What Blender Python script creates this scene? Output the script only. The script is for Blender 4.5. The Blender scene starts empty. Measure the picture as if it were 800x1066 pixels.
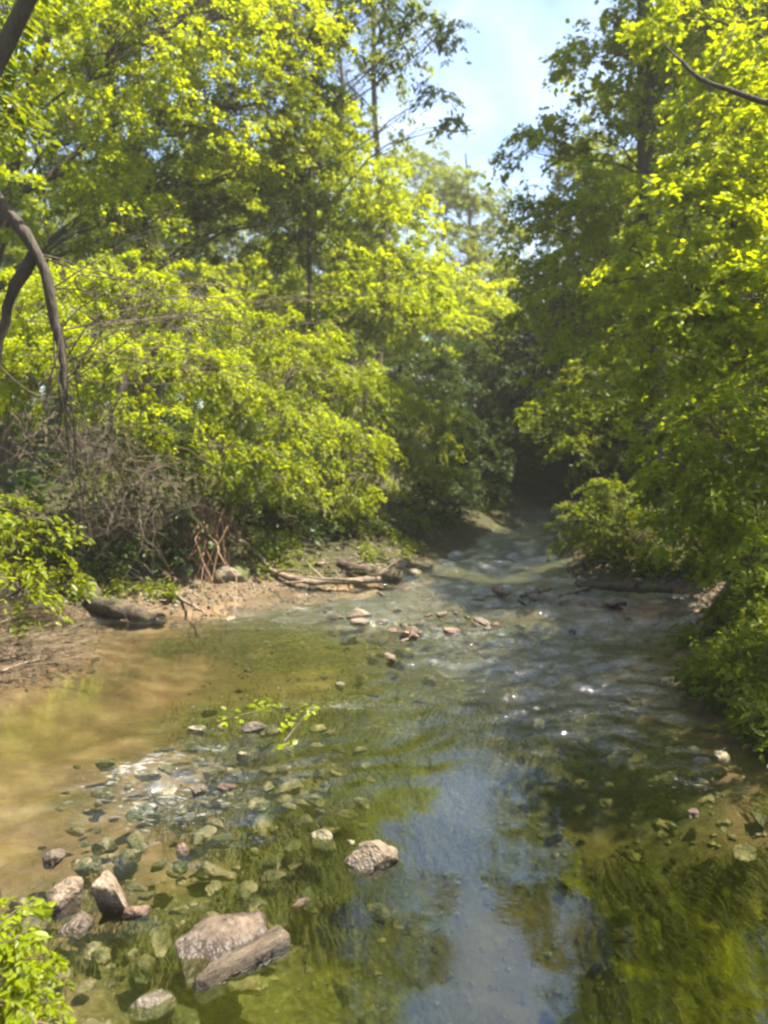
import bpy, bmesh, math, random
import numpy as np
from mathutils import Vector, noise as mnoise

R = math.radians
sc = bpy.context.scene
COL = sc.collection

# ------------------------------------------------------------------ camera
PITCH = R(5.9); F = 801.0; CAMH = 2.4
cam_d = bpy.data.cameras.new('camera')
cam = bpy.data.objects.new('camera', cam_d); COL.objects.link(cam)
cam.location = (0, 0, CAMH); cam.rotation_euler = (R(90) - PITCH, 0, 0)
cam_d.sensor_fit = 'VERTICAL'; cam_d.sensor_height = 24.0
cam_d.lens = 24.0 * F / 1066.0
cam_d.clip_end = 2000; cam_d.clip_start = 0.05
sc.camera = cam
cam_d.dof.use_dof = True; cam_d.dof.focus_distance = 5.0; cam_d.dof.aperture_fstop = 1.05

def _dir(u, v):
    a = (u - 400) / F; b = -(v - 533) / F
    return (a, math.cos(PITCH) + b * math.sin(PITCH), -math.sin(PITCH) + b * math.cos(PITCH))

def at(u, v, Y):                      # the place in the world seen at a pixel, Y metres ahead
    d = _dir(u, v); t = Y / d[1]
    return np.array([d[0] * t, Y, CAMH + d[2] * t])

def onz(u, v, z=0.0):
    d = _dir(u, v); t = (z - CAMH) / d[2]
    return np.array([d[0] * t, d[1] * t, z])

# ------------------------------------------------------------------ light, sky
SUN = Vector((0.42, 0.03, 0.905)).normalized()
sun_d = bpy.data.lights.new('sun', 'SUN'); sun_d.energy = 5.0; sun_d.angle = R(0.55)
sun_d.color = (1.0, 0.93, 0.80)
sun = bpy.data.objects.new('sun', sun_d); COL.objects.link(sun)
sun.rotation_euler = (-SUN).to_track_quat('-Z', 'Y').to_euler()

w = bpy.data.worlds.new('World'); sc.world = w; w.use_nodes = True
nt = w.node_tree; nt.nodes.clear()
out = nt.nodes.new('ShaderNodeOutputWorld'); bg = nt.nodes.new('ShaderNodeBackground')
sky = nt.nodes.new('ShaderNodeTexSky'); sky.sky_type = 'NISHITA'; sky.sun_disc = False
sky.sun_elevation = math.asin(SUN.z); sky.sun_rotation = math.atan2(SUN.x, SUN.y)
sky.air_density = 1.0; sky.dust_density = 1.2; sky.ozone_density = 3.0
tc = nt.nodes.new('ShaderNodeTexCoord')
mp = nt.nodes.new('ShaderNodeMapping'); mp.inputs['Scale'].default_value = (2.2, 2.2, 3.0)
mp.inputs['Location'].default_value = (0.35, 0.2, 0.1)
cn = nt.nodes.new('ShaderNodeTexNoise'); cn.inputs['Scale'].default_value = 1.7; cn.inputs['Detail'].default_value = 6
cn.inputs['Roughness'].default_value = 0.55; cn.inputs['Distortion'].default_value = 0.6
cr = nt.nodes.new('ShaderNodeMapRange'); cr.inputs['From Min'].default_value = 0.45; cr.inputs['From Max'].default_value = 0.74
cr.inputs['To Max'].default_value = 0.48
mx = nt.nodes.new('ShaderNodeMix'); mx.data_type = 'RGBA'
mx.inputs['B'].default_value = (5.6, 6.3, 8.3, 1)
L = nt.links.new
L(tc.outputs['Generated'], mp.inputs['Vector']); L(mp.outputs[0], cn.inputs['Vector'])
L(cn.outputs['Fac'], cr.inputs['Value']); L(cr.outputs[0], mx.inputs['Factor'])
L(sky.outputs[0], mx.inputs['A']); L(mx.outputs['Result'], bg.inputs['Color'])
bg.inputs['Strength'].default_value = 0.075
L(bg.outputs[0], out.inputs['Surface'])

# ------------------------------------------------------------------ render settings
sc.render.engine = 'CYCLES'
cy = sc.cycles
cy.use_denoising = True
cy.max_bounces = 7; cy.diffuse_bounces = 4; cy.glossy_bounces = 3; cy.transmission_bounces = 4
cy.transparent_max_bounces = 12; cy.volume_bounces = 0
cy.caustics_reflective = False; cy.caustics_refractive = False
cy.sample_clamp_indirect = 6.0; cy.sample_clamp_direct = 0
cy.filter_width = 2.4
vs = sc.view_settings
vs.view_transform = 'Standard'; vs.look = 'None'; vs.gamma = 1; vs.use_curve_mapping = False
vs.exposure = 2.15

# ------------------------------------------------------------------ materials
def new_mat(name):
    m = bpy.data.materials.new(name); m.use_nodes = True
    m.node_tree.nodes.clear()
    return m, m.node_tree

def N(nt, t, **kw):
    n = nt.nodes.new(t)
    for k, v in kw.items():
        if hasattr(n, k): setattr(n, k, v)
    return n

def ramp(nt, stops):
    r = nt.nodes.new('ShaderNodeValToRGB')
    while len(r.color_ramp.elements) > 1: r.color_ramp.elements.remove(r.color_ramp.elements[-1])
    r.color_ramp.elements[0].position = stops[0][0]; r.color_ramp.elements[0].color = (*stops[0][1], 1)
    for p, c in stops[1:]:
        e = r.color_ramp.elements.new(p); e.color = (*c, 1)
    return r

def leaf_mat(name, c_lo, c_hi, trans, tcol, nscale=0.35):
    m, nt = new_mat(name); l = nt.links.new
    o = N(nt, 'ShaderNodeOutputMaterial')
    g = N(nt, 'ShaderNodeNewGeometry')
    tex = N(nt, 'ShaderNodeTexNoise'); tex.inputs['Scale'].default_value = nscale; tex.inputs['Detail'].default_value = 2
    tco = N(nt, 'ShaderNodeTexCoord'); l(tco.outputs['Object'], tex.inputs['Vector'])
    ad = N(nt, 'ShaderNodeMath', operation='MULTIPLY_ADD')
    l(g.outputs['Random Per Island'], ad.inputs[0]); ad.inputs[1].default_value = 0.55
    sb = N(nt, 'ShaderNodeMath', operation='MULTIPLY_ADD'); l(tex.outputs['Fac'], sb.inputs[0]); sb.inputs[1].default_value = 1.3; sb.inputs[2].default_value = -0.42
    l(sb.outputs[0], ad.inputs[2])
    mix = N(nt, 'ShaderNodeMix', data_type='RGBA'); l(ad.outputs[0], mix.inputs['Factor'])
    mix.inputs['A'].default_value = (*c_lo, 1); mix.inputs['B'].default_value = (*c_hi, 1)
    d = N(nt, 'ShaderNodeBsdfDiffuse'); l(mix.outputs['Result'], d.inputs['Color'])
    t = N(nt, 'ShaderNodeBsdfTranslucent')
    tm = N(nt, 'ShaderNodeMix', data_type='RGBA', blend_type='MULTIPLY'); tm.inputs['Factor'].default_value = 1
    l(mix.outputs['Result'], tm.inputs['A']); tm.inputs['B'].default_value = (*tcol, 1)
    l(tm.outputs['Result'], t.inputs['Color'])
    ms = N(nt, 'ShaderNodeMixShader'); ms.inputs[0].default_value = trans
    l(d.outputs[0], ms.inputs[1]); l(t.outputs[0], ms.inputs[2])
    gl = N(nt, 'ShaderNodeBsdfGlossy'); gl.inputs['Roughness'].default_value = 0.42; gl.inputs['Color'].default_value = (1, 1, 1, 1)
    ms2 = N(nt, 'ShaderNodeMixShader'); ms2.inputs[0].default_value = 0.012
    l(ms.outputs[0], ms2.inputs[1]); l(gl.outputs[0], ms2.inputs[2])
    l(ms2.outputs[0], o.inputs['Surface'])
    return m

M = {}
TC = (2.3, 2.1, 0.3)
M['leaf_yellow'] = leaf_mat('yellow_green_leaf', (0.11, 0.155, 0.003), (0.29, 0.335, 0.007), 0.58, TC)
M['leaf_bright'] = leaf_mat('bright_green_leaf', (0.08, 0.12, 0.003), (0.225, 0.265, 0.006), 0.58, TC)
M['leaf_mid'] = leaf_mat('green_leaf', (0.05, 0.08, 0.004), (0.15, 0.175, 0.008), 0.52, TC)
M['leaf_dark_shade'] = leaf_mat('dark_shaded_leaf', (0.018, 0.036, 0.005), (0.05, 0.075, 0.009), 0.38, (1.7, 1.6, 0.6))  # dark green leaf, its colour also carrying the shade under other foliage
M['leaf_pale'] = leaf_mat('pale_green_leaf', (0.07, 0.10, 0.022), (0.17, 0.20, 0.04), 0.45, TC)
M['grass'] = leaf_mat('grass_blade', (0.03, 0.055, 0.008), (0.09, 0.12, 0.015), 0.35, TC, 0.8)
M['straw'] = leaf_mat('dead_straw', (0.12, 0.088, 0.05), (0.30, 0.23, 0.135), 0.15, (1, 1, 1), 1.0)
M['litter'] = leaf_mat('fallen_leaf', (0.035, 0.024, 0.013), (0.19, 0.12, 0.06), 0.1, (1, 1, 1), 1.0)
M['weed'] = leaf_mat('water_weed', (0.024, 0.030, 0.006), (0.095, 0.098, 0.020), 0.2, (1, 1, 1), 1.2)

def rough_mat(name, stops, scale=6, rough=0.85, bump=0.35, detail=8, stretch=(1, 1, 1), wet=False, moss=None):
    m, nt = new_mat(name); l = nt.links.new
    o = N(nt, 'ShaderNodeOutputMaterial'); p = N(nt, 'ShaderNodeBsdfPrincipled')
    tco = N(nt, 'ShaderNodeTexCoord'); mpn = N(nt, 'ShaderNodeMapping'); mpn.inputs['Scale'].default_value = stretch
    l(tco.outputs['Object'], mpn.inputs['Vector'])
    oi = N(nt, 'ShaderNodeObjectInfo')
    va = N(nt, 'ShaderNodeVectorMath', operation='ADD'); l(mpn.outputs[0], va.inputs[0])
    vm = N(nt, 'ShaderNodeMath', operation='MULTIPLY'); l(oi.outputs['Random'], vm.inputs[0]); vm.inputs[1].default_value = 37.0
    l(vm.outputs[0], va.inputs[1])
    t = N(nt, 'ShaderNodeTexNoise'); t.inputs['Scale'].default_value = scale; t.inputs['Detail'].default_value = detail
    t.inputs['Roughness'].default_value = 0.62; l(va.outputs[0], t.inputs['Vector'])
    r = ramp(nt, stops); l(t.outputs['Fac'], r.inputs[0])
    col = r.outputs[0]
    t2 = N(nt, 'ShaderNodeTexNoise'); t2.inputs['Scale'].default_value = scale * 5; t2.inputs['Detail'].default_value = 6
    l(va.outputs[0], t2.inputs['Vector'])
    m2 = N(nt, 'ShaderNodeMix', data_type='RGBA', blend_type='OVERLAY'); m2.inputs['Factor'].default_value = 0.55
    l(col, m2.inputs['A']); l(t2.outputs['Fac'], m2.inputs['B']); col = m2.outputs['Result']
    if moss:
        t3 = N(nt, 'ShaderNodeTexNoise'); t3.inputs['Scale'].default_value = moss[1]; t3.inputs['Detail'].default_value = 5
        l(va.outputs[0], t3.inputs['Vector'])
        mr = N(nt, 'ShaderNodeMapRange'); mr.inputs['From Min'].default_value = moss[2]; mr.inputs['From Max'].default_value = moss[2] + 0.12
        l(t3.outputs['Fac'], mr.inputs['Value'])
        m3 = N(nt, 'ShaderNodeMix', data_type='RGBA'); l(mr.outputs[0], m3.inputs['Factor']); l(col, m3.inputs['A']); m3.inputs['B'].default_value = (*moss[0], 1)
        col = m3.outputs['Result']
    if wet:                                # a dark glossy band where the stone stands in the water
        g = N(nt, 'ShaderNodeNewGeometry'); sx = N(nt, 'ShaderNodeSeparateXYZ'); l(g.outputs['Position'], sx.inputs[0])
        ad = N(nt, 'ShaderNodeMath', operation='MULTIPLY_ADD'); l(t.outputs['Fac'], ad.inputs[0]); ad.inputs[1].default_value = -0.06; l(sx.outputs['Z'], ad.inputs[2])
        mr = N(nt, 'ShaderNodeMapRange'); mr.inputs['From Min'].default_value = -0.005; mr.inputs['From Max'].default_value = 0.025
        mr.inputs['To Min'].default_value = 0.42; mr.inputs['To Max'].default_value = 1.0
        l(ad.outputs[0], mr.inputs['Value'])
        m4 = N(nt, 'ShaderNodeMix', data_type='RGBA', blend_type='MULTIPLY'); m4.inputs['Factor'].default_value = 1
        l(col, m4.inputs['A']); l(mr.outputs[0], m4.inputs['B']); col = m4.outputs['Result']
        mr2 = N(nt, 'ShaderNodeMapRange'); mr2.inputs['From Min'].default_value = 0.42; mr2.inputs['From Max'].default_value = 1.0
        mr2.inputs['To Min'].default_value = 0.3; mr2.inputs['To Max'].default_value = rough; l(mr.outputs[0], mr2.inputs['Value']); l(mr2.outputs[0], p.inputs['Roughness'])
    else:
        p.inputs['Roughness'].default_value = rough
    p.inputs['Specular IOR Level'].default_value = 0.3
    l(col, p.inputs['Base Color'])
    b = N(nt, 'ShaderNodeBump'); b.inputs['Strength'].default_value = bump; b.inputs['Distance'].default_value = 0.03
    l(t2.outputs['Fac'], b.inputs['Height']); l(b.outputs[0], p.inputs['Normal'])
    l(p.outputs[0], o.inputs['Surface'])
    return m

M['bark'] = rough_mat('grey_brown_bark', [(0.3, (0.045, 0.034, 0.024)), (0.7, (0.14, 0.11, 0.08))], 7, bump=0.8, stretch=(1, 1, 0.25), moss=((0.05, 0.06, 0.02), 2.0, 0.56))
M['bark_dark'] = rough_mat('dark_bark', [(0.3, (0.03, 0.024, 0.017)), (0.7, (0.09, 0.07, 0.05))], 7, bump=0.8, stretch=(1, 1, 0.25))
M['deadwood'] = rough_mat('bleached_dead_wood', [(0.3, (0.09, 0.066, 0.042)), (0.7, (0.24, 0.185, 0.125))], 9, bump=0.4)
M['twig'] = rough_mat('dead_twig', [(0.3, (0.055, 0.04, 0.027)), (0.7, (0.16, 0.12, 0.08))], 5, bump=0.2)
M['root'] = rough_mat('reddish_root', [(0.3, (0.11, 0.06, 0.033)), (0.7, (0.28, 0.165, 0.095))], 6, bump=0.2)
M['log'] = rough_mat('rotting_log', [(0.3, (0.03, 0.022, 0.014)), (0.7, (0.09, 0.066, 0.042))], 8, bump=0.6, moss=((0.06, 0.075, 0.015), 3.0, 0.52))
M['stone'] = rough_mat('tan_creek_stone', [(0.25, (0.05, 0.038, 0.022)), (0.48, (0.145, 0.108, 0.072)), (0.72, (0.27, 0.205, 0.145))], 9, bump=0.8, wet=True)
M['stone_red'] = rough_mat('reddish_creek_stone', [(0.25, (0.07, 0.045, 0.03)), (0.55, (0.18, 0.11, 0.073)), (0.75, (0.25, 0.175, 0.12))], 9, bump=0.8, wet=True)
M['stone_brown'] = rough_mat('brown_slab_stone', [(0.25, (0.05, 0.036, 0.024)), (0.5, (0.105, 0.076, 0.052)), (0.75, (0.17, 0.125, 0.088))], 7, bump=0.6, wet=True)
M['stone_split'] = rough_mat('split_layered_stone', [(0.3, (0.045, 0.032, 0.02)), (0.5, (0.115, 0.085, 0.056)), (0.72, (0.22, 0.17, 0.115))], 5, bump=0.9, stretch=(1, 7, 7), wet=True)
M['stone_moss'] = rough_mat('mossy_bank_stone', [(0.25, (0.08, 0.065, 0.045)), (0.6, (0.22, 0.18, 0.12))], 8, bump=0.7, wet=True, moss=((0.075, 0.085, 0.018), 5.0, 0.48))
M['cobble'] = rough_mat('algae_covered_cobble', [(0.3, (0.042, 0.036, 0.018)), (0.5, (0.12, 0.10, 0.055)), (0.72, (0.28, 0.235, 0.155))], 9, bump=0.6, rough=0.5, moss=((0.036, 0.041, 0.012), 7.0, 0.47))

# ------------------------------------------------------------------ object helpers
def link_mesh(name, verts, faces_quads, mat, parent=None, smooth=False, tris=None):
    """verts Nx3; faces_quads Mx4 (int) and / or tris Kx3."""
    me = bpy.data.meshes.new(name)
    verts = np.asarray(verts, dtype=np.float32)
    q = np.zeros((0, 4), np.int32) if faces_quads is None else np.asarray(faces_quads, np.int32)
    t = np.zeros((0, 3), np.int32) if tris is None else np.asarray(tris, np.int32)
    me.vertices.add(len(verts)); me.vertices.foreach_set('co', verts.ravel())
    nl = q.size + t.size
    me.loops.add(nl); me.loops.foreach_set('vertex_index', np.concatenate([q.ravel(), t.ravel()]))
    np_ = len(q) + len(t); me.polygons.add(np_)
    starts = np.concatenate([np.arange(len(q)) * 4, q.size + np.arange(len(t)) * 3]).astype(np.int32)
    me.polygons.foreach_set('loop_start', starts)
    me.polygons.foreach_set('use_smooth', np.full(np_, smooth))
    me.update(calc_edges=True)
    if mat: me.materials.append(mat)
    o = bpy.data.objects.new(name, me); COL.objects.link(o)
    if parent: o.parent = parent
    return o

def empty(name, loc):
    o = bpy.data.objects.new(name, None); COL.objects.link(o); o.location = loc
    o.empty_display_size = 0.2
    return o

def tag(o, label=None, cat=None, group=None, kind=None):
    if label: o['label'] = label
    if cat: o['category'] = cat
    if group: o['group'] = group
    if kind: o['kind'] = kind
    return o

def tubes(paths, sides=6):
    """paths: list of (pts Nx3, radii N) -> verts, quads (open ends closed to a point by small radius)"""
    V, Q = [], []; off = 0
    for pts, rad in paths:
        pts = np.asarray(pts, float); rad = np.asarray(rad, float)
        k = sides if rad.max() > 0.03 else (5 if rad.max() > 0.012 else 3)
        n = len(pts)
        tan = np.gradient(pts, axis=0); tan /= np.linalg.norm(tan, axis=1)[:, None] + 1e-9
        ref = np.array([0.31, 0.87, 0.38]) if abs(tan[0] @ np.array([0.31, 0.87, 0.38])) < 0.9 else np.array([1.0, 0, 0])
        a = np.cross(tan, ref); a /= np.linalg.norm(a, axis=1)[:, None] + 1e-9
        b = np.cross(tan, a)
        th = np.arange(k) * 2 * np.pi / k
        ring = pts[:, None, :] + rad[:, None, None] * (np.cos(th)[None, :, None] * a[:, None, :] + np.sin(th)[None, :, None] * b[:, None, :])
        V.append(ring.reshape(-1, 3))
        i = np.arange(n - 1)[:, None] * k; j = np.arange(k)[None, :]; j2 = (j + 1) % k
        Q.append(np.stack([i + j, i + j2, i + k + j2, i + k + j], -1).reshape(-1, 4) + off)
        off += n * k
    return np.concatenate(V), np.concatenate(Q)

def curve(p0, p1, n, rng, sag=0.0, wob=0.06, lift=0.0):
    """a slightly wandering limb from p0 to p1"""
    p0 = np.asarray(p0, float); p1 = np.asarray(p1, float)
    t = np.linspace(0, 1, n)[:, None]
    Ld = np.linalg.norm(p1 - p0)
    p = p0 + (p1 - p0) * t
    p[:, 2] += (4 * t * (1 - t))[:, 0] * (lift - sag) * Ld
    for f in (1.3, 2.7, 5.1):
        ph = rng.uniform(0, 6.28, 3)
        p += (np.sin(t * f * 3.1 + ph) - np.sin(ph) * (1 - t) - np.sin(f * 3.1 + ph) * t) * wob * Ld / f * rng.uniform(0.5, 1, 3)
    return p

LEAF = np.array([[0, 0, 0], [-0.27, 0.30, 0.05], [-0.20, 0.68, 0.03], [0, 1.0, -0.06], [0.20, 0.68, 0.03], [0.27, 0.30, 0.05]])
def leaves(P, T, Nn, Ln, wid=1.0):
    """P positions, T directions, Nn approximate normals, Ln lengths -> verts, quads"""
    T = T / (np.linalg.norm(T, axis=1)[:, None] + 1e-9)
    B = np.cross(T, Nn); B /= np.linalg.norm(B, axis=1)[:, None] + 1e-9
    Nn = np.cross(B, T)
    V = P[:, None, :] + Ln[:, None, None] * (wid * LEAF[None, :, 0, None] * B[:, None, :] + LEAF[None, :, 1, None] * T[:, None, :] + LEAF[None, :, 2, None] * Nn[:, None, :])
    n = len(P); base = np.arange(n)[:, None] * 6
    q = np.concatenate([base + np.array([0, 3, 2, 1]), base + np.array([0, 5, 4, 3])], 0)
    return V.reshape(-1, 3), q

def sprays(A, D, rng, n_per, Rs, thick, Ln, droop=0.35, jit=0.5, wid=1.0):
    """a flat drooping spray of leaves round each anchor A pointing along D"""
    m = len(A)
    D = D.copy(); D[:, 2] *= 0.35
    D /= np.linalg.norm(D, axis=1)[:, None] + 1e-9
    up = np.array([0, 0, 1.0]) + rng.normal(0, 0.22, (m, 3)); up -= (up * D).sum(1)[:, None] * D
    up /= np.linalg.norm(up, axis=1)[:, None]
    S = np.cross(D, up)
    Rm = Rs * rng.uniform(0.6, 1.3, m)
    # five twig lines per spray, leaves along them
    k = n_per
    tw = rng.uniform(-1, 1, (m, 5)) * 1.0
    which = rng.integers(0, 5, (m, k))
    ang = np.take_along_axis(tw, which, 1)
    r = rng.uniform(0.05, 1, (m, k)) ** 0.7
    side = rng.choice([-1, 1], (m, k))
    a = r * np.cos(ang * 1.25); b = r * np.sin(ang * 1.25)
    c = rng.normal(0, thick, (m, k))
    P = A[:, None, :] + Rm[:, None, None] * ((a - 0.35)[..., None] * D[:, None, :] + b[..., None] * S[:, None, :] + c[..., None] * up[:, None, :])
    P[..., 2] -= droop * Rm[:, None] * r ** 2
    la = ang * 1.25 + side * rng.uniform(0.4, 1.2, (m, k))
    T = np.cos(la)[..., None] * D[:, None, :] + np.sin(la)[..., None] * S[:, None, :] + rng.normal(0, 0.28, (m, k, 3))
    T[..., 2] -= 0.25 + droop * 0.5
    NN = up[:, None, :] + rng.normal(0, jit, (m, k, 3))
    LL = Ln * rng.uniform(0.4, 1.4, (m, k)) * rng.uniform(0.8, 1.2, (m, 1))
    return leaves(P.reshape(-1, 3), T.reshape(-1, 3), NN.reshape(-1, 3), LL.ravel(), wid)

def lobe_anchors(lobes, rng, dens, Rs):
    A, D, own = [], [], []
    for i, lb in enumerate(lobes):
        c = np.asarray(lb[0], float); r = np.asarray(lb[1], float) * np.ones(3)
        n = max(6, int(dens * (r[0] * r[1] + r[0] * r[2] + r[1] * r[2]) / 3 * 7.5 / Rs ** 2))
        d = rng.normal(0, 1, (n, 3)); d /= np.linalg.norm(d, axis=1)[:, None]
        lo = d[:, 2] < -0.35
        d[lo & (rng.uniform(0, 1, n) < 0.6), 2] *= -1
        f = rng.uniform(0.25, 1.0, n) ** 0.5 * (1 + rng.normal(0, 0.10, n))
        A.append(c + d * r * f[:, None]); D.append(d + 0.15 * rng.normal(0, 1, (n, 3))); own += [i] * n
    return np.concatenate(A), np.concatenate(D), np.array(own)

def plant(kind, base, top, lobes, rng, trunk_r, leafmat, barkmat, leaf=0.1, dens=1.0, n_per=55, spray=0.5, thick=0.10,
          droop=0.35, stems=1, lean=None, trunk_name='trunk', crown_name='crown', wid=1.0, bare=None, wob=0.02, limb_max=0.2):
    """a tree or shrub: tapered trunk, limbs to each mass of the crown, twigs to each spray of leaves. All in world coordinates, stored relative to base."""
    base = np.asarray(base, float); top = np.asarray(top, float)
    root = empty(kind, base)
    A, D, own = lobe_anchors(lobes, rng, dens, spray)
    paths = []
    trunks = []
    for s in range(stems):
        if stems == 1:
            tp = curve(base - [0, 0, 0.3], top, 16, rng, wob=wob, lift=0)
            if lean is not None:
                t = np.linspace(0, 1, 16)[:, None]; tp += np.asarray(lean, float) * (4 * t * (1 - t))
            rr = trunk_r * (1 - np.linspace(0, 1, 16) ** 1.3 * 0.85); rr[0] *= 1.5; rr[1] *= 1.12
        else:
            c = np.asarray(lobes[s % len(lobes)][0], float)
            b = base + rng.normal(0, 0.14, 3) * [1, 1, 0]
            tp = curve(b - [0, 0, 0.15], c + rng.normal(0, 0.15, 3), 10, rng, wob=0.05, lift=0.12)
            rr = trunk_r * np.linspace(1, 0.25, 10)
        trunks.append(tp); paths.append((tp, rr))
    for i, lb in enumerate(lobes):
        c = np.asarray(lb[0], float)
        tp = trunks[i % len(trunks)]
        if stems == 1:
            h = np.linalg.norm((c - tp)[:, :2], axis=1)
            want = c[2] - 0.55 * h
            j = int(np.argmin(np.abs(tp[:, 2] - want) + 0.15 * h)); j = max(3, min(14, j))
            limb = curve(tp[j], c, 9, rng, wob=0.05, lift=0.08)
            r0 = min(trunk_r * (1 - (j / 15) ** 1.3 * 0.85) * 0.5, 0.014 + 0.0085 * np.linalg.norm(c - tp[j]), limb_max)
            paths.append((limb, np.linspace(r0, r0 * 0.3, 9)))
        else:
            limb = tp[5:]
        for a in A[own == i]:
            q = limb[rng.integers(len(limb) // 2, len(limb))]
            tw = curve(q, a, 5, rng, wob=0.06, lift=0.06)
            r0 = 0.004 + 0.003 * np.linalg.norm(a - q)
            paths.append((tw, np.linspace(r0, 0.003, 5)))
    if bare: paths += bare
    V, Q = tubes(paths, 9)
    link_mesh(trunk_name, V - base, Q, barkmat, root, smooth=True)
    V, Q = sprays(A, D, rng, n_per, spray, thick, leaf, droop, wid=wid)
    link_mesh(crown_name, V - base, Q, leafmat, root)
    return root

def copy_tree(o, loc, rz, s):
    c = o.copy(); COL.objects.link(c); c.location = loc; c.rotation_euler = (0, 0, rz); c.scale = (s, s, s)
    for ch in o.children:
        d = ch.copy(); COL.objects.link(d); d.parent = c
    return c

# ------------------------------------------------------------------ terrain and water outline
LEFTB = [(-1.3, -6), (-1.7, 2.3), (-2.0, 3.0), (-3.4, 3.6), (-4.2, 5.5), (-3.85, 7.2), (-3.42, 7.86), (-3.74, 9.0), (-3.7, 9.7), (-2.7, 10.0), (-1.8, 10.9), (-0.9, 11.6),
         (0.32, 12.7), (1.5, 15.3), (3.05, 20.2), (4.6, 26.5), (7.5, 31), (14, 34), (34, 36)]
RIGHTB = [(34, 32.5), (15, 30.5), (9.2, 27.5), (6.6, 24), (4.3, 17.5), (3.3, 14.0), (3.2, 13.0), (4.0, 12.4), (4.6, 11.4), (4.3, 9.8), (3.2, 8.0), (2.8, 6.9), (3.0, 5.9), (2.9, 4.8), (2.7, 3), (2.4, -6)]
POLY = np.array(LEFTB + RIGHTB)

def sdist(X, Y):
    """signed distance to the waterline, positive over the water"""
    P = np.stack([X.ravel(), Y.ravel()], 1)
    d2 = np.full(len(P), 1e9); ins = np.zeros(len(P), bool)
    for i in range(len(POLY)):
        a = POLY[i]; b = POLY[(i + 1) % len(POLY)]
        ab = b - a; t = np.clip(((P - a) @ ab) / (ab @ ab), 0, 1)
        q = a + t[:, None] * ab
        d2 = np.minimum(d2, ((P - q) ** 2).sum(1))
        cond = (a[1] > P[:, 1]) != (b[1] > P[:, 1])
        xi = a[0] + (P[:, 1] - a[1]) / (b[1] - a[1] + 1e-12) * (b[0] - a[0])
        ins ^= cond & (P[:, 0] < xi)
    d = np.sqrt(d2)
    return np.where(ins, d, -d).reshape(X.shape)

_rs = np.random.RandomState(7); _G = _rs.rand(256, 256)
def vnoise(x, y):
    xi = np.floor(x).astype(int); yi = np.floor(y).astype(int); fx = x - xi; fy = y - yi
    fx = fx * fx * (3 - 2 * fx); fy = fy * fy * (3 - 2 * fy)
    g = lambda a, b: _G[a & 255, b & 255]
    return (g(xi, yi) * (1 - fx) + g(xi + 1, yi) * fx) * (1 - fy) + (g(xi, yi + 1) * (1 - fx) + g(xi + 1, yi + 1) * fx) * fy
def fbm(x, y, o=4):
    s = 0; a = 0.5
    for i in range(o):
        s = s + a * (vnoise(x * 2 ** i + 17 * i, y * 2 ** i + 5 * i) - 0.5); a *= 0.5
    return s * 2
def sst(a, b, x):
    t = np.clip((x - a) / (b - a), 0, 1); return t * t * (3 - 2 * t)
def blob(X, Y, cx, cy, rx, ry, rot=0):
    c, s = math.cos(rot), math.sin(rot); dx = X - cx; dy = Y - cy
    return np.exp(-(((dx * c + dy * s) / rx) ** 2 + ((-dx * s + dy * c) / ry) ** 2))

def ground(X, Y):
    X = np.asarray(X, float); Y = np.asarray(Y, float)
    sd = sdist(X, Y) + fbm(X * 1.1, Y * 1.1, 3) * 0.28
    depth = 0.05 + 0.30 * sst(0.0, 1.3, sd) + 0.10 * sst(1.0, 3.0, sd)
    shallow = np.clip(blob(X, Y, 1.5, 11.0, 4.5, 2.2) * 0.75 + blob(X, Y, -1.1, 4.9, 1.5, 1.5) * 0.45 + blob(X, Y, 3.4, 10.9, 1.3, 1.5), 0, 0.88)
    depth = depth + 0.75 * blob(X, Y, 0.75, 3.6, 1.0, 1.5) + 0.25 * blob(X, Y, 1.6, 3.2, 1.2, 1.5)
    wet = -depth * (1 - shallow) + fbm(X * 2.3, Y * 2.3, 4) * 0.06
    d = -sd
    bar = np.clip(blob(X, Y, -2.2, 10.8, 1.5, 0.9) , 0, 1)
    dry = 0.03 + 0.14 * sst(0, 0.5, d) + (0.25 * sst(0.3, 1.0, d)) * (1 - bar) + 0.85 * sst(0.8, 3.6, d) + 1.6 * sst(4, 22, d) + 3 * sst(25, 90, d)
    dry = dry + fbm(X * 0.9, Y * 0.9, 5) * 0.16 * sst(0, 1.5, d) + fbm(X * 4, Y * 4, 3) * 0.04
    return np.where(sd > 0, np.minimum(wet, -0.02), dry), sd
def gz(x, y): return float(ground(np.array([x]), np.array([y]))[0][0])

def axis(lo, a, b, hi, step, grow=1.13):
    c = list(np.arange(a, b + 1e-6, step)); s = step
    while c[-1] < hi: s *= grow; c.append(c[-1] + s)
    s = step; l = [a]
    while l[-1] > lo: s *= grow; l.append(l[-1] - s)
    return np.array(l[1:][::-1] + c)

def grid_mesh(xs, ys, Z, mat, name, keep=None, smooth=True):
    X, Y = np.meshgrid(xs, ys); ny, nx = X.shape
    V = np.stack([X, Y, Z], -1).reshape(-1, 3)
    i = np.arange(ny - 1)[:, None] * nx + np.arange(nx - 1)[None, :]
    q = np.stack([i, i + 1, i + nx + 1, i + nx], -1).reshape(-1, 4)
    if keep is not None:
        kf = keep.reshape(-1)[q].any(1); q = q[kf]
        used = np.unique(q); rem = np.full(len(V), -1); rem[used] = np.arange(len(used)); V = V[used]; q = rem[q]
    else: used = np.arange(len(V))
    return link_mesh(name, V, q, mat, smooth=smooth), used

xs = axis(-120, -6, 6, 120, 0.07, 1.10); ys = axis(-40, 2.0, 16, 130, 0.07, 1.05)
X, Y = np.meshgrid(xs, ys)
Zg, SD = ground(X, Y)

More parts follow.
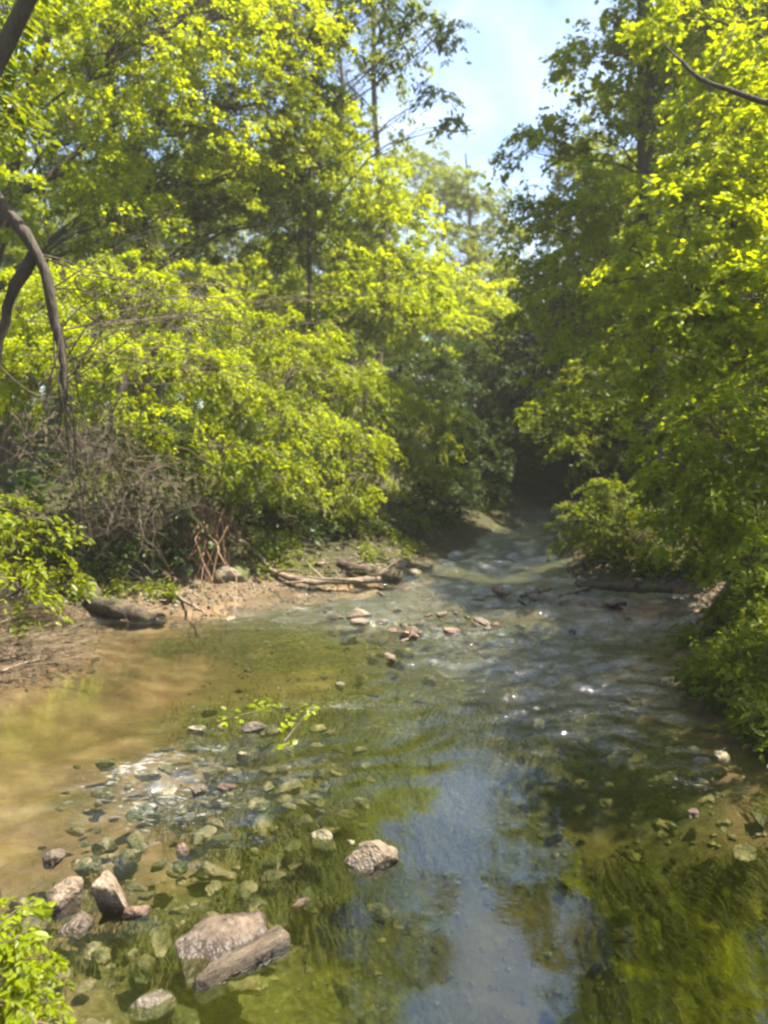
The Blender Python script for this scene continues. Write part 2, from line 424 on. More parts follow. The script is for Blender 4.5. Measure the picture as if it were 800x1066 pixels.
# ground material: creek bed of sand and weed, silt and litter on the banks, forest floor beyond
m, nt = new_mat('creek_ground'); l = nt.links.new
o_ = N(nt, 'ShaderNodeOutputMaterial'); p_ = N(nt, 'ShaderNodeBsdfPrincipled'); p_.inputs['Roughness'].default_value = 0.95; p_.inputs['Specular IOR Level'].default_value = 0.15
tco = N(nt, 'ShaderNodeTexCoord')
def tn(scale, det=6, rough=0.6):
    t = N(nt, 'ShaderNodeTexNoise'); t.inputs['Scale'].default_value = scale; t.inputs['Detail'].default_value = det; t.inputs['Roughness'].default_value = rough
    l(tco.outputs['Object'], t.inputs['Vector']); return t
def attr(n):
    a = N(nt, 'ShaderNodeAttribute'); a.attribute_name = n; return a.outputs['Fac']
n1 = tn(3.0); n2 = tn(22, 8, 0.7); n3 = tn(0.7, 4)
sand = ramp(nt, [(0.3, (0.088, 0.054, 0.027)), (0.5, (0.162, 0.104, 0.053)), (0.7, (0.255, 0.18, 0.105))]); l(n1.outputs['Fac'], sand.inputs[0])
alg = ramp(nt, [(0.3, (0.016, 0.018, 0.006)), (0.5, (0.058, 0.056, 0.020)), (0.66, (0.13, 0.12, 0.052)), (0.8, (0.22, 0.20, 0.115))]); l(n2.outputs['Fac'], alg.inputs[0])
dirt = ramp(nt, [(0.3, (0.045, 0.032, 0.02)), (0.5, (0.11, 0.078, 0.047)), (0.72, (0.21, 0.155, 0.10))]); l(n2.outputs['Fac'], dirt.inputs[0])
floor = ramp(nt, [(0.3, (0.02, 0.02, 0.009)), (0.52, (0.045, 0.042, 0.018)), (0.7, (0.10, 0.075, 0.04))]); l(n2.outputs['Fac'], floor.inputs[0])
def mixc(f, a, b):
    mm = N(nt, 'ShaderNodeMix', data_type='RGBA'); l(f, mm.inputs['Factor']); l(a, mm.inputs['A']); l(b, mm.inputs['B']); return mm.outputs['Result']
bed = mixc(attr('algae'), sand.outputs[0], alg.outputs[0])
bank = mixc(attr('floor'), dirt.outputs[0], floor.outputs[0])
colr = mixc(attr('dry'), bed, bank)
l(colr, p_.inputs['Base Color'])
bp = N(nt, 'ShaderNodeBump'); bp.inputs['Strength'].default_value = 0.7; bp.inputs['Distance'].default_value = 0.04; l(n2.outputs['Fac'], bp.inputs['Height']); l(bp.outputs[0], p_.inputs['Normal'])
l(p_.outputs[0], o_.inputs['Surface'])
M['ground'] = m

g_ob, used = grid_mesh(xs, ys, Zg, M['ground'], 'ground')
tag(g_ob, kind='structure')
def add_attr(o, name, arr):
    a = o.data.attributes.new(name, 'FLOAT', 'POINT'); a.data.foreach_set('value', np.asarray(arr, np.float32).ravel())
nz = fbm(X * 1.3, Y * 1.3, 4)
sandm = np.clip(blob(X, Y, -2.7, 5.0, 1.2, 1.9) * 1.4 + blob(X, Y, 3.4, 10.4, 1.4, 1.2) * 1.6 + blob(X, Y, -2.6, 8.2, 1.5, 1.0) * 0.7 + blob(X, Y, 1.1, 2.6, 1.0, 1.0) * 0.5, 0, 1.4)
algae = np.clip(1.15 - sandm + nz * 1.2, 0, 1) * sst(0.15, 0.7, SD + nz * .3)
algae = np.maximum(algae, sst(11.5, 13.5, Y) * (1 - blob(X, Y, 3.6, 11.5, 1.4, 1.2)))  # beyond the riffle this only darkens the shore, standing in for shade
add_attr(g_ob, 'algae', algae)
add_attr(g_ob, 'dry', sst(-0.05, 0.12, -SD))
add_attr(g_ob, 'floor', sst(0.15, 0.8, -SD + nz * 0.8 + 0.3 - 1.6 * blob(X, Y, -2.4, 11.0, 1.5, 1.0) + 2 * sst(12.5, 14, Y) - 1.2 * blob(X, Y, -4.2, 8, .8, 1.3)))

# water
wx = axis(-9, -4.2, 4.2, 35, 0.035, 1.12); wy = axis(-6.2, 2.5, 14, 37, 0.035, 1.035)
WX, WY = np.meshgrid(wx, wy)
WZ, WSD = ground(WX, WY)
riffle = np.clip(sst(8.0, 10.0, WY) * 0.9 * (1 - 0.5 * sst(20, 30, WY)) + 0.9 * blob(WX, WY, 1.5, 7.6, 1.5, 1.6) + 0.7 * blob(WX, WY, -1.2, 5.0, 1.1, 1.3) + 0.35 * blob(WX, WY, 1.9, 5.2, 0.9, 0.8), 0.0, 1)
riffle *= 1 - 0.75 * blob(WX, WY, -2.6, 8.3, 1.5, 1.3)
riffle *= 1 - 0.97 * np.clip(1.6 * blob(WX, WY, 0.75, 3.9, 1.7, 1.5), 0, 1)
riffle = np.clip(riffle + 0.006, 0, 1)
rng = np.random.default_rng(3)
Zw = np.zeros_like(WX)
wpx = WX + 0.25 * fbm(WX * 1.2, WY * 1.2, 2); wpy = WY + 0.25 * fbm(WX * 1.2 + 40, WY * 1.2, 2)
for i in range(34):
    lam = 0.14 * 1.09 ** i * rng.uniform(0.8, 1.2)
    th = rng.normal(-1.35, 0.75); k = 2 * np.pi / lam
    Zw += lam * 0.0062 * (1.5 if 0.18 < lam < 0.6 else 0.6) * np.sin(k * (np.cos(th) * wpx + np.sin(th) * wpy) + rng.uniform(0, 6.28)) * (0.5 + vnoise(WX * 1.7 + i * 9.1, WY * 1.7 + i * 3.3))
Zw = Zw * riffle * 2.4
Zw += 0.0006 * np.sin(2 * np.pi / 0.5 * (0.3 * wpx + wpy)) * (1 - riffle)
# standing wakes behind the stones
for (u, v, s) in [(385, 895, 1.0), (130, 940, 0.6), (262, 757, 0.7), (220, 822, 0.7)]:
    c = onz(u, v); rr = np.hypot(WX - c[0], WY - c[1])
    an = np.arctan2(WY - c[1], WX - c[0]); Zw += 0.0022 * s * np.sin(rr * 75 + 2.5 * fbm(WX * 5, WY * 5, 2) - 2.2 * np.abs(an - 0.5)) * np.exp(-((rr - 0.33) / 0.25) ** 2) * np.exp(-((an - 0.5) / 0.8) ** 2)
foam_glints = (0.72 * blob(WX, WY, -1.15, 10.45, 0.6, 0.16, 0.3) + 0.7 * blob(WX, WY, -0.4, 11.1, 0.5, 0.10, 0.5) + 0.62 * blob(WX, WY, -1.75, 5.35, 0.40, 0.16, 0.6) + 0.55 * blob(WX, WY, -1.3, 5.75, 0.32, 0.12, 0.5) + 0.42 * blob(WX, WY, -1.5, 5.0, .7, .5)  # white water, and sparkle on the riffle painted as white specks
        + 0.5 * blob(WX, WY, -0.5, 6.6, 0.7, 0.2) + 0.32 * blob(WX, WY, 1.6, 9.4, 1.6, 0.6) + 0.40 * blob(WX, WY, 0.7, 8.8, 1.2, 0.5) + 0.5 * blob(WX, WY, 2.1, 5.1, 0.5, 0.2) + 0.40 * blob(WX, WY, -1.2, 4.6, 0.9, 0.5)
        + 0.3 * blob(WX, WY, 0.9, 11.5, 1.6, 1.0) + 0.14 * blob(WX, WY, 1.0, 8.6, 1.6, 2.6) + 0.25 * blob(WX, WY, -0.6, 7.3, 1.3, .8))
m, nt = new_mat('creek_water'); l = nt.links.new
o_ = N(nt, 'ShaderNodeOutputMaterial')
tco = N(nt, 'ShaderNodeTexCoord')
mp1 = N(nt, 'ShaderNodeMapping'); mp1.inputs['Scale'].default_value = (1, 1.6, 1); l(tco.outputs['Object'], mp1.inputs['Vector'])
t1 = N(nt, 'ShaderNodeTexNoise'); t1.inputs['Scale'].default_value = 12; t1.inputs['Detail'].default_value = 4; t1.inputs['Distortion'].default_value = 0.8; l(mp1.outputs[0], t1.inputs['Vector'])
t1.inputs['Roughness'].default_value = 0.65
b1 = N(nt, 'ShaderNodeBump'); b1.inputs['Distance'].default_value = 0.075; l(t1.outputs['Fac'], b1.inputs['Height'])
rs = N(nt, 'ShaderNodeMath', operation='MULTIPLY_ADD'); l(attr('riffle'), rs.inputs[0]); rs.inputs[1].default_value = 0.8; rs.inputs[2].default_value = 0.001; l(rs.outputs[0], b1.inputs['Strength'])
gi = N(nt, 'ShaderNodeNewGeometry')              # reflectance by angle, the same from above and below
dp = N(nt, 'ShaderNodeVectorMath', operation='DOT_PRODUCT'); l(gi.outputs['Incoming'], dp.inputs[0]); l(b1.outputs[0], dp.inputs[1])
ab = N(nt, 'ShaderNodeMath', operation='ABSOLUTE'); l(dp.outputs['Value'], ab.inputs[0])
om = N(nt, 'ShaderNodeMath', operation='SUBTRACT', use_clamp=True); om.inputs[0].default_value = 1; l(ab.outputs[0], om.inputs[1])
p5 = N(nt, 'ShaderNodeMath', operation='POWER'); l(om.outputs[0], p5.inputs[0]); p5.inputs[1].default_value = 5
fr = N(nt, 'ShaderNodeMath', operation='MULTIPLY_ADD', use_clamp=True); l(p5.outputs[0], fr.inputs[0]); fr.inputs[1].default_value = 0.83; fr.inputs[2].default_value = 0.17
tr = N(nt, 'ShaderNodeBsdfTransparent')
sp_ = N(nt, 'ShaderNodeCombineColor')          # the water swallows light with depth
for ch_, k_ in (('Red', 0.62), ('Green', 0.55), ('Blue', 1.05)):
    pw = N(nt, 'ShaderNodeMath', operation='POWER'); pw.inputs[0].default_value = math.exp(-k_); l(attr('depth'), pw.inputs[1]); l(pw.outputs[0], sp_.inputs[ch_])
l(sp_.outputs[0], tr.inputs['Color'])
gl = N(nt, 'ShaderNodeBsdfGlossy'); gl.inputs['Roughness'].default_value = 0.03; l(b1.outputs[0], gl.inputs['Normal'])
ms = N(nt, 'ShaderNodeMixShader'); l(fr.outputs[0], ms.inputs[0]); l(tr.outputs[0], ms.inputs[1]); l(gl.outputs[0], ms.inputs[2])
mp4 = N(nt, 'ShaderNodeMapping'); mp4.inputs['Rotation'].default_value = (0, 0, 0.35); mp4.inputs['Scale'].default_value = (9, 26, 1); l(tco.outputs['Object'], mp4.inputs['Vector'])
t4 = N(nt, 'ShaderNodeTexNoise'); t4.inputs['Scale'].default_value = 1; t4.inputs['Detail'].default_value = 7; t4.inputs['Roughness'].default_value = 0.75; t4.inputs['Distortion'].default_value = 1.2; l(mp4.outputs[0], t4.inputs['Vector'])
fa = N(nt, 'ShaderNodeMath', operation='MULTIPLY_ADD'); l(attr('foam_glints'), fa.inputs[0]); fa.inputs[1].default_value = 0.26; l(t4.outputs['Fac'], fa.inputs[2])
fm = N(nt, 'ShaderNodeMapRange'); fm.inputs['From Min'].default_value = 0.70; fm.inputs['From Max'].default_value = 0.95; fm.inputs['To Max'].default_value = 0.5; l(fa.outputs[0], fm.inputs['Value'])
df = N(nt, 'ShaderNodeBsdfDiffuse'); df.inputs['Color'].default_value = (0.72, 0.75, 0.76, 1)
ms2 = N(nt, 'ShaderNodeMixShader'); l(fm.outputs[0], ms2.inputs[0]); l(ms.outputs[0], ms2.inputs[1]); l(df.outputs[0], ms2.inputs[2])
l(ms2.outputs[0], o_.inputs['Surface'])
M['water'] = m
w_ob, used = grid_mesh(wx, wy, Zw, M['water'], 'water', keep=WSD > -0.25)
tag(w_ob, kind='structure')
add_attr(w_ob, 'depth', (np.clip(-WZ, 0.02, 2) * 1.25).ravel()[used]); add_attr(w_ob, 'riffle', riffle.ravel()[used]); add_attr(w_ob, 'foam_glints', foam_glints.ravel()[used])

# ------------------------------------------------------------------ trees and shrubs
def LB(*args):
    """crown masses: (u, v, metres ahead, radius[, squash])"""
    res = []
    for a in args:
        r = a[3]; sq = a[4] if len(a) > 4 else 0.75
        res.append((at(a[0], a[1], a[2]), (r, r, r * sq)))
    return res
def base_at(u, Y):
    x = (u - 400) / F * Y / math.cos(PITCH) ; return np.array([x, Y, gz(x, Y)])

rng = np.random.default_rng(11)
# left: big yellow-green tree leaning in from the left edge
b = base_at(-70, 16)
t = plant('maple_tree', b, at(75, -60, 16), LB(*[(a[0], a[1], a[2] * 1.42, a[3] * 1.3) for a in ((20, 20, 10.5, 1.3), (120, 60, 11, 1.4), (205, 30, 12, 1.5), (70, 150, 10.8, 1.2), (180, 140, 11.8, 1.3), (265, 110, 13, 1.4),       (290, 20, 13, 1.3), (240, 200, 13, 1.1), (120, 230, 11.2, 1.0), (320, 170, 14, 1.1), (10, 210, 10, .6))]), rng, 0.24, M['leaf_yellow'], M['bark_dark'],
      leaf=0.085, dens=1.2, n_per=95, spray=0.55)
tag(t, 'yellow green maple leaning in from the left edge high over the bank', 'tree')

b = base_at(130, 26)
t = plant('tall_tree', b, at(130, -340, 26), LB((0, -90, 25, 3), (140, -100, 25, 3), (260, -140, 26, 2.6), (60, -250, 25, 3.4), (200, -290, 25, 3.2), (60, 20, 26, 2.4), (190, 10, 26, 2.2)), rng, 0.28, M['leaf_bright'], M['bark_dark'], leaf=0.14, dens=1.1, n_per=70, spray=0.75)
tag(t, 'tallest tree at upper left rising behind the yellow green maple', 'tree')

# forked drooping limb tree at the far left
fork = at(38, 262, 7.6)
b = base_at(-70, 7.9)
bare = []
def limb_path(pts, r0, r1, n=14):
    P = np.array(pts, float); s = np.linspace(0, len(P) - 1, n); i = np.clip(s.astype(int), 0, len(P) - 2); f = (s - i)[:, None]
    p0 = P[np.clip(i - 1, 0, len(P) - 1)]; p1 = P[i]; p2 = P[i + 1]; p3 = P[np.clip(i + 2, 0, len(P) - 1)]
    q = 0.5 * (2 * p1 + (p2 - p0) * f + (2 * p0 - 5 * p1 + 4 * p2 - p3) * f ** 2 + (3 * p1 - p0 - 3 * p2 + p3) * f ** 3)
    w_ = np.random.default_rng(int(abs(P[0, 0] * 991 + P[-1, 2] * 577)) + n)
    q[1:-1] += w_.normal(0, 0.16 * min(r0, .08), (n - 2, 3))
    return (q, np.linspace(r0, r1, n) * w_.uniform(0.86, 1.14, n))
bare.append(limb_path([at(-60, 120, 7.7), at(-12, 195, 7.65), fork, at(58, 330, 7.6), at(66, 385, 7.6), at(67, 415, 7.6), at(60, 440, 7.6)], 0.076, 0.014, 22))
bare.append(limb_path([fork, at(16, 300, 7.7), at(2, 345, 7.75), at(-10, 420, 7.8), at(-8, 500, 7.85)], 0.06, 0.04))
for s in range(10):
    q = [at(55, 300, 7.6), at(62, 345, 7.6), at(66, 380, 7.6), at(66, 400, 7.6), at(30, 262, 7.6)][s % 5]
    e = at(rng.uniform(120, 300), q[2] * 0 + rng.uniform(230, 410), rng.uniform(7.4, 8.6))
    c_ = curve(q, e, 10, rng, sag=-0.05, wob=0.05); bare.append((c_, np.linspace(0.010, 0.002, 10)))
    for k in range(4):
        j = rng.integers(3, 9); bare.append((curve(c_[j], c_[j] + rng.normal(0, 0.28, 3) + [0.25, 0, -0.05], 5, rng, wob=.08), np.linspace(0.006, 0.002, 5)))
for s in range(12):
    q = [at(58, 330, 7.6), at(64, 385, 7.6), at(66, 415, 7.6)][s % 3]
    e = at(rng.uniform(20, 110), rng.uniform(400, 640), rng.uniform(7.5, 7.9))
    bare.append((curve(q, e, 10, rng, wob=0.06), np.linspace(0.010, 0.003, 10)))
t = plant('forked_tree', b, at(-80, -60, 7.6), LB((-70, 60, 7.6, 0.9), (-30, 110, 7.7, .6), (-110, -40, 7.4, 1.2)), rng, 0.17, M['leaf_mid'], M['bark_dark'], leaf=0.09, n_per=45, spray=0.45, bare=bare, wob=.01)
tag(t, 'forked dark limb with bare drooping twigs hanging over the left bank', 'tree')

# thick dark leaning stem in the top left corner
b = base_at(-290, 7.0)
t = plant('leaning_tree', b, at(64, -70, 6.4), LB((90, -110, 6.6, .9), (20, -170, 6.4, 1.0), (-40, -90, 6.4, .9)), rng, 0.24, M['leaf_bright'], M['bark_dark'], leaf=0.1, n_per=45, spray=0.45, wob=.01)
tag(t, 'thick dark stem slanting across the top left corner', 'tree')

# behind it
b = base_at(165, 18)
t = plant('slender_tree', b, at(150, -160, 19), LB((170, 200, 19, 1.5), (240, 235, 19, 1.3), (120, 110, 19, 1.8), (255, 150, 19, 1.5), (310, 225, 20, 1.2), (90, 215, 18, 1.3), (150, 20, 19, 2), (230, 50, 20, 1.8), (180, -90, 20, 2.2)), rng, 0.2,
          M['leaf_mid'], M['bark_dark'], leaf=0.12, dens=.75, n_per=75, spray=0.6)
tag(t, 'darker slender tree half hidden behind the yellow green maple', 'tree')
b = base_at(352, 23)
t = plant('broad_tree', b, at(355, 60, 24), LB((350, 200, 24, 2.0), (395, 245, 24, 1.9), (325, 270, 23, 1.7), (405, 300, 23, 1.7), (310, 165, 25, 1.6), (370, 330, 22, 1.6), (340, 140, 25, 1.6), (300, 320, 22, 1.5), (430, 330, 23, 1.4)), rng, 0.24,
          M['leaf_bright'], M['bark_dark'], leaf=0.12, dens=1.5, n_per=80, spray=0.7)
tag(t, 'rounded bright green tree left of the gap of sky', 'tree')
b = base_at(388, 29)
t = plant('tall_tree', b, at(385, -230, 29), LB((385, 140, 28, 1.5), (345, 70, 28, 2.0), (400, 70, 28, 1.3), (380, 0, 28, 1.9), (415, 10, 28, 1.2), (330, -70, 28, 2.4), (375, -90, 28, 2.2), (320, -180, 28, 2.6), (410, -50, 28, 1.5), (410, 180, 28, 1.2)), rng, 0.17,
          M['leaf_pale'], M['bark'], leaf=0.13, dens=.8, n_per=55, spray=0.7, droop=0.6)
tag(t, 'tall feathery tree with thin drooping crown beside the open sky', 'tree')
# overhanging branch with hanging leaves against the sky
b = base_at(318, 21)
t = plant('overhanging_tree', b, at(322, -330, 21), LB(*[(a[0], a[1], a[2] * 1.4, a[3] * 1.4, a[4] if len(a) > 4 else .75) for a in ((330, -20, 14, .7, .5), (390, 10, 14, .6, .5), (440, 30, 14, .5, .6), (480, 30, 14, .35, .7), (455, 100, 14, .35, 1.0), (410, 60, 14, .4, .7), (350, 40, 14, .5, .5), (312, 40, 14.8, .8), (322, 110, 14.9, .75), (300, 90, 15, .7), (335, 170, 15, .6), (300, 190, 15.1, .6), (312, 250, 15.2, .6), (300, -10, 14.8, .8), (270, -60, 14.5, 1.0), (340, -130, 15, 1.3), (250, -200, 15, 1.5), (470, 130, 14, .2, 1))]), rng, 0.08,
          M['leaf_dark_shade'], M['bark_dark'], leaf=0.15, dens=1.1, n_per=42, spray=0.5, droop=0.8, wid=.7, limb_max=.03)
tag(t, 'dark drooping leafy branch hanging in front of the sky at top', 'tree')
# middle distance
b = base_at(455, 35)
t = plant('round_tree', b, at(455, 250, 36), LB((430, 300, 36, 2.1), (480, 305, 36, 2.1), (512, 325, 36, 1.6), (400, 330, 34, 1.9), (455, 345, 34, 1.9), (500, 360, 35, 1.7)), rng, 0.25, M['leaf_yellow'], M['bark_dark'], leaf=0.17, dens=1.5, n_per=80, spray=0.9)
tag(t, 'low rounded yellow green tree at the end of the creek', 'tree')
b = base_at(490, 52)
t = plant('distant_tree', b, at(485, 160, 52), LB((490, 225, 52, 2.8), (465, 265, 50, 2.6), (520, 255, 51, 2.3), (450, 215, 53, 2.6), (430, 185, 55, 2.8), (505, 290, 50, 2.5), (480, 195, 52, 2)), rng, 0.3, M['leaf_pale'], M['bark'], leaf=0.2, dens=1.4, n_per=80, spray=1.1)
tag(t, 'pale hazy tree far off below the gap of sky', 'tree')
b = base_at(600, 31)
t = plant('shady_tree', b, at(590, 240, 31), LB((560, 360, 31, 2.0), (600, 330, 31, 2.2), (545, 410, 30, 1.7), (590, 400, 29, 2.0), (635, 380, 30, 2.0), (560, 450, 28, 1.3), (620, 440, 28, 1.5), (580, 290, 31, 1.6)), rng, 0.25, M['leaf_dark_shade'], M['bark_dark'], leaf=0.16, dens=1.6, n_per=70, spray=0.85)
tag(t, 'shaded dark green tree on the right bank where the creek bends', 'tree')
b = base_at(455, 28)
t = plant('shady_tree', b, at(470, 330, 29), LB((430, 400, 27, 1.6), (470, 390, 29, 1.8), (510, 410, 30, 1.7), (450, 440, 26, 1.4), (490, 450, 28, 1.4), (520, 460, 30, 1.2)), rng, 0.2, M['leaf_dark_shade'], M['bark_dark'], leaf=0.15, dens=1.6, n_per=70, spray=0.8)
tag(t, 'shaded dark green tree on the left bank behind the overhanging shrubs', 'tree')

# right: big straight trunk
b = base_at(680, 17)
t = plant('tulip_tree', b, at(678, -420, 17), LB((600, 215, 17, 1.3), (560, 160, 17.5, .9), (625, 140, 17, 1.3), (570, 235, 17.5, 1.1), (615, 300, 16.5, 1.4), (575, 320, 17.5, 1.1), (660, 230, 16, 1.3), (700, 70, 16.5, 1.5), (640, 60, 17, 1.2), (610, 60, 18, .8), (705, -50, 17, 2.0), (770, 0, 17, 2),
      (740, 150, 17.5, 1.6), (680, -90, 17, 1.5), (770, -180, 17, 2.4), (800, -260, 17, 2.0), (820, -110, 17, 2.4), (660, 350, 16, 1.2), (600, 390, 16.5, 1.1), (780, 280, 18, 1.8), (680, 310, 18, 1.5)), rng, 0.29,
      M['leaf_bright'], M['bark_dark'], leaf=0.11, dens=1.2, n_per=75, spray=0.6, wob=0.006)
tag(t, 'tall straight tree with thick trunk on the right bank', 'tree')
b = base_at(900, 12)
t = plant('young_maple_tree', b, at(850, -260, 12), LB((730, 220, 11.5, .9), (690, 280, 11.5, .8), (780, 170, 11.5, 1.0), (760, 310, 11, 1.0), (700, 360, 11.3, .7), (810, 90, 12, 1.2), (750, 110, 12.5, .9), (820, 260, 11, 1.0), (760, 350, 10.6, .7), (730, 330, 10.8, .6), (800, 330, 10.4, .9), (700, 330, 11.2, .5), (650, 290, 12, .5), (790, 390, 10.5, .8), (930, 60, 8.2, 1.1), (990, 40, 7.2, 1.1), (1060, 20, 6.3, 1.0), (950, 30, 9.3, 1.2), (720, 20, 13, .9), (665, 400, 12.2, .5), (680, 440, 12, .5), (650, 350, 12.5, .45)), rng, 0.17,  # rightmost near crown masses are unseen, added to shade the right bank
      M['leaf_yellow'], M['bark_dark'], leaf=0.1, dens=1.1, n_per=75, spray=0.45,
      bare=[limb_path([at(860, 120, 9.5), at(790, 104, 9.5), at(735, 84, 9.6), at(705, 60, 9.7), at(690, 45, 9.8)], 0.045, 0.008), limb_path([at(735, 84, 9.6), at(755, 50, 9.7), at(775, 5, 9.9)], 0.014, 0.006), limb_path([at(900, 150, 11.9), at(880, 130, 10.5), at(860, 120, 9.5)], 0.06, 0.045)])
tag(t, 'sunlit yellow green tree reaching in from the right edge', 'tree')
b = base_at(660, 22)
t = plant('understory_tree', b, at(650, 300, 22), LB((580, 430, 21, 1.1), (630, 400, 21, 1.2), (690, 420, 20, 1.2), (650, 450, 20, 1.0), (600, 470, 20, .8), (720, 380, 20, 1.3), (760, 440, 19, 1.3)), rng, 0.12, M['leaf_mid'], M['bark_dark'], leaf=0.11, dens=1.3, n_per=70, spray=0.55)
tag(t, 'low understory tree in shade behind the right hand bush', 'tree')

def shrub(u, Y, lobes, label, mat, seed, leaf=0.058, dens=1.25, n_per=120, spray=0.4, stems=9, r=0.02, droop=0.6, base=None, kind='shrub', wid=.9, bark='twig'):
    g = np.random.default_rng(seed)
    bb = base_at(u, Y) if base is None else np.array([base[0], base[1], gz(*base)])
    t = plant(kind, bb, bb, LB(*lobes), g, r, M[mat], M[bark], leaf=leaf, dens=dens, n_per=n_per, spray=spray, droop=droop, stems=stems, trunk_name='stems', crown_name='foliage', wid=wid)
    return tag(t, label, 'shrub')
# left bank shrubs
shrub(-20, 11.6, [(20, 330, 11.4, .9), (70, 310, 11.6, .9), (40, 390, 10.8, .8), (-20, 380, 11, .9), (100, 370, 11, .7)], 'sunny yellow green shrub behind the forked limb on the left bank', 'leaf_yellow', 21)
shrub(120, 12.4, [(140, 310, 12, .9), (190, 325, 12.2, .9), (150, 375, 11.4, .8), (210, 385, 11.4, .8), (120, 430, 11, .6), (180, 440, 10.9, .6)], 'sunlit arching shrub at the middle of the left bank', 'leaf_yellow', 22)
shrub(235, 13.4, [(260, 355, 13, .9), (310, 370, 13.4, .9), (250, 415, 12.2, .8), (300, 430, 12.4, .8), (230, 470, 11.6, .6), (280, 480, 11.9, .6)], 'bright green shrub overhanging the roots on the left bank', 'leaf_bright', 23)
shrub(335, 15.5, [(345, 400, 15, 1.0), (390, 420, 15.6, 1.0), (330, 450, 14, .8), (375, 470, 14.4, .8), (320, 500, 13.2, .55), (370, 515, 13.6, .5)], 'green shrub with layered sprays above the driftwood pile', 'leaf_bright', 24)
shrub(415, 18, [(420, 430, 18, 1.0), (455, 450, 18.5, 1.0), (420, 490, 16.6, .8), (455, 500, 17.4, .7), (440, 535, 16.8, .4)], 'dark green shrub leaning over the water past the driftwood', 'leaf_mid', 25)
shrub(470, 22.5, [(480, 455, 22.5, 1.0), (500, 480, 22.5, .9), (470, 505, 21, .8), (505, 510, 23, .6), (520, 485, 25, .7)], 'small dark shrub at the narrow dark end of the creek', 'leaf_dark_shade', 26, leaf=0.1)
shrub(560, 36, [(520, 470, 36, 1.6), (550, 480, 36, 1.6), (580, 465, 36, 1.8), (610, 470, 36, 1.5), (545, 440, 37, 1.8), (590, 430, 37, 1.8)], 'dark shrubs closing the creek where it bends out of sight', 'leaf_dark_shade', 35, leaf=0.16, spray=.7, dens=1.4)
shrub(20, 9.6, [(0, 530, 8.9, .42), (35, 555, 8.7, .4), (15, 600, 8.5, .36), (55, 600, 8.6, .3), (-30, 560, 8.8, .5)], 'low leafy bush beside the water at the left edge', 'leaf_bright', 27, leaf=0.09, n_per=35, spray=0.35)
shrub(130, 11.5, [(110, 520, 10.9, .5), (160, 500, 11, .55), (80, 480, 10.8, .5), (190, 540, 11.1, .35), (130, 570, 10.7, .3)], 'shaded bush under the arching shrubs behind the sandy bank', 'leaf_dark_shade', 28, leaf=0.08, n_per=40, dens=1.0)
shrub(200, 11.8, [(180, 470, 11.2, .5), (230, 500, 11.5, .45), (150, 455, 10.6, .5), (265, 505, 11.9, .45), (120, 500, 10.4, .4)], 'layered green shrub hanging low behind the root tangle', 'leaf_mid', 36)
shrub(365, 15.2, [(340, 520, 13.9, .45), (380, 530, 14.6, .45), (410, 520, 15.2, .5), (430, 545, 15.6, .35), (300, 505, 13.2, .45)], 'dark layered shrub hanging low behind the log end', 'leaf_mid', 37)
shrub(465, 20, [(465, 525, 17.8, .5), (485, 518, 19.2, .55), (503, 512, 21, .55), (450, 515, 17.2, .5), (515, 500, 23, .6)], 'dark low shrub trailing over the water where the creek narrows', 'leaf_dark_shade', 38)
shrub(300, 14.3, [(270, 530, 13.4, .45), (310, 545, 13.6, .45), (350, 550, 14, .45), (240, 520, 13, .45), (390, 555, 14.3, .35)], 'shaded bush behind the long curved branch', 'leaf_dark_shade', 29, leaf=0.08, n_per=40, dens=1.0)
# right bank shrubs
shrub(800, 9.4, [(740, 440, 9.2, .62), (790, 410, 9.3, .7), (715, 490, 9.1, .5), (770, 500, 8.8, .65), (820, 480, 9, .8), (740, 550, 8.7, .5), (790, 570, 8.4, .6), (700, 540, 9.2, .35)], 'large sunlit shrub spilling over the right bank', 'leaf_bright', 31, leaf=0.08, spray=0.38, dens=1.5, n_per=80)
shrub(640, 13.6, [(615, 535, 13.4, .5), (640, 515, 13.5, .5), (665, 550, 13.2, .55), (600, 565, 13.1, .36), (640, 575, 12.9, .45), (685, 580, 12.4, .4), (620, 505, 13.4, .3), (590, 545, 13, .35), (630, 560, 12.5, .4)], 'rounded green bush on the point of the gravel bar', 'leaf_mid', 32, leaf=0.055, spray=0.28, dens=1.5, n_per=70)
shrub(760, 11.5, [(700, 470, 12, .6), (730, 520, 11.4, .6), (690, 510, 12.2, .5)], 'green bush between the rounded bush and the sunlit shrub', 'leaf_mid', 33, leaf=0.09)
shrub(0, 0, [(10, 975, 2.95, .16), (0, 1020, 2.85, .18), (35, 1010, 2.85, .12), (25, 1050, 2.75, .14), (-25, 990, 2.9, .2), (45, 1065, 2.7, .1)], 'small bright yellow green bush in the bottom left corner', 'leaf_yellow', 34, leaf=0.042, spray=0.12, dens=1.0, n_per=30, stems=7, r=0.006, base=(-1.72, 2.65))

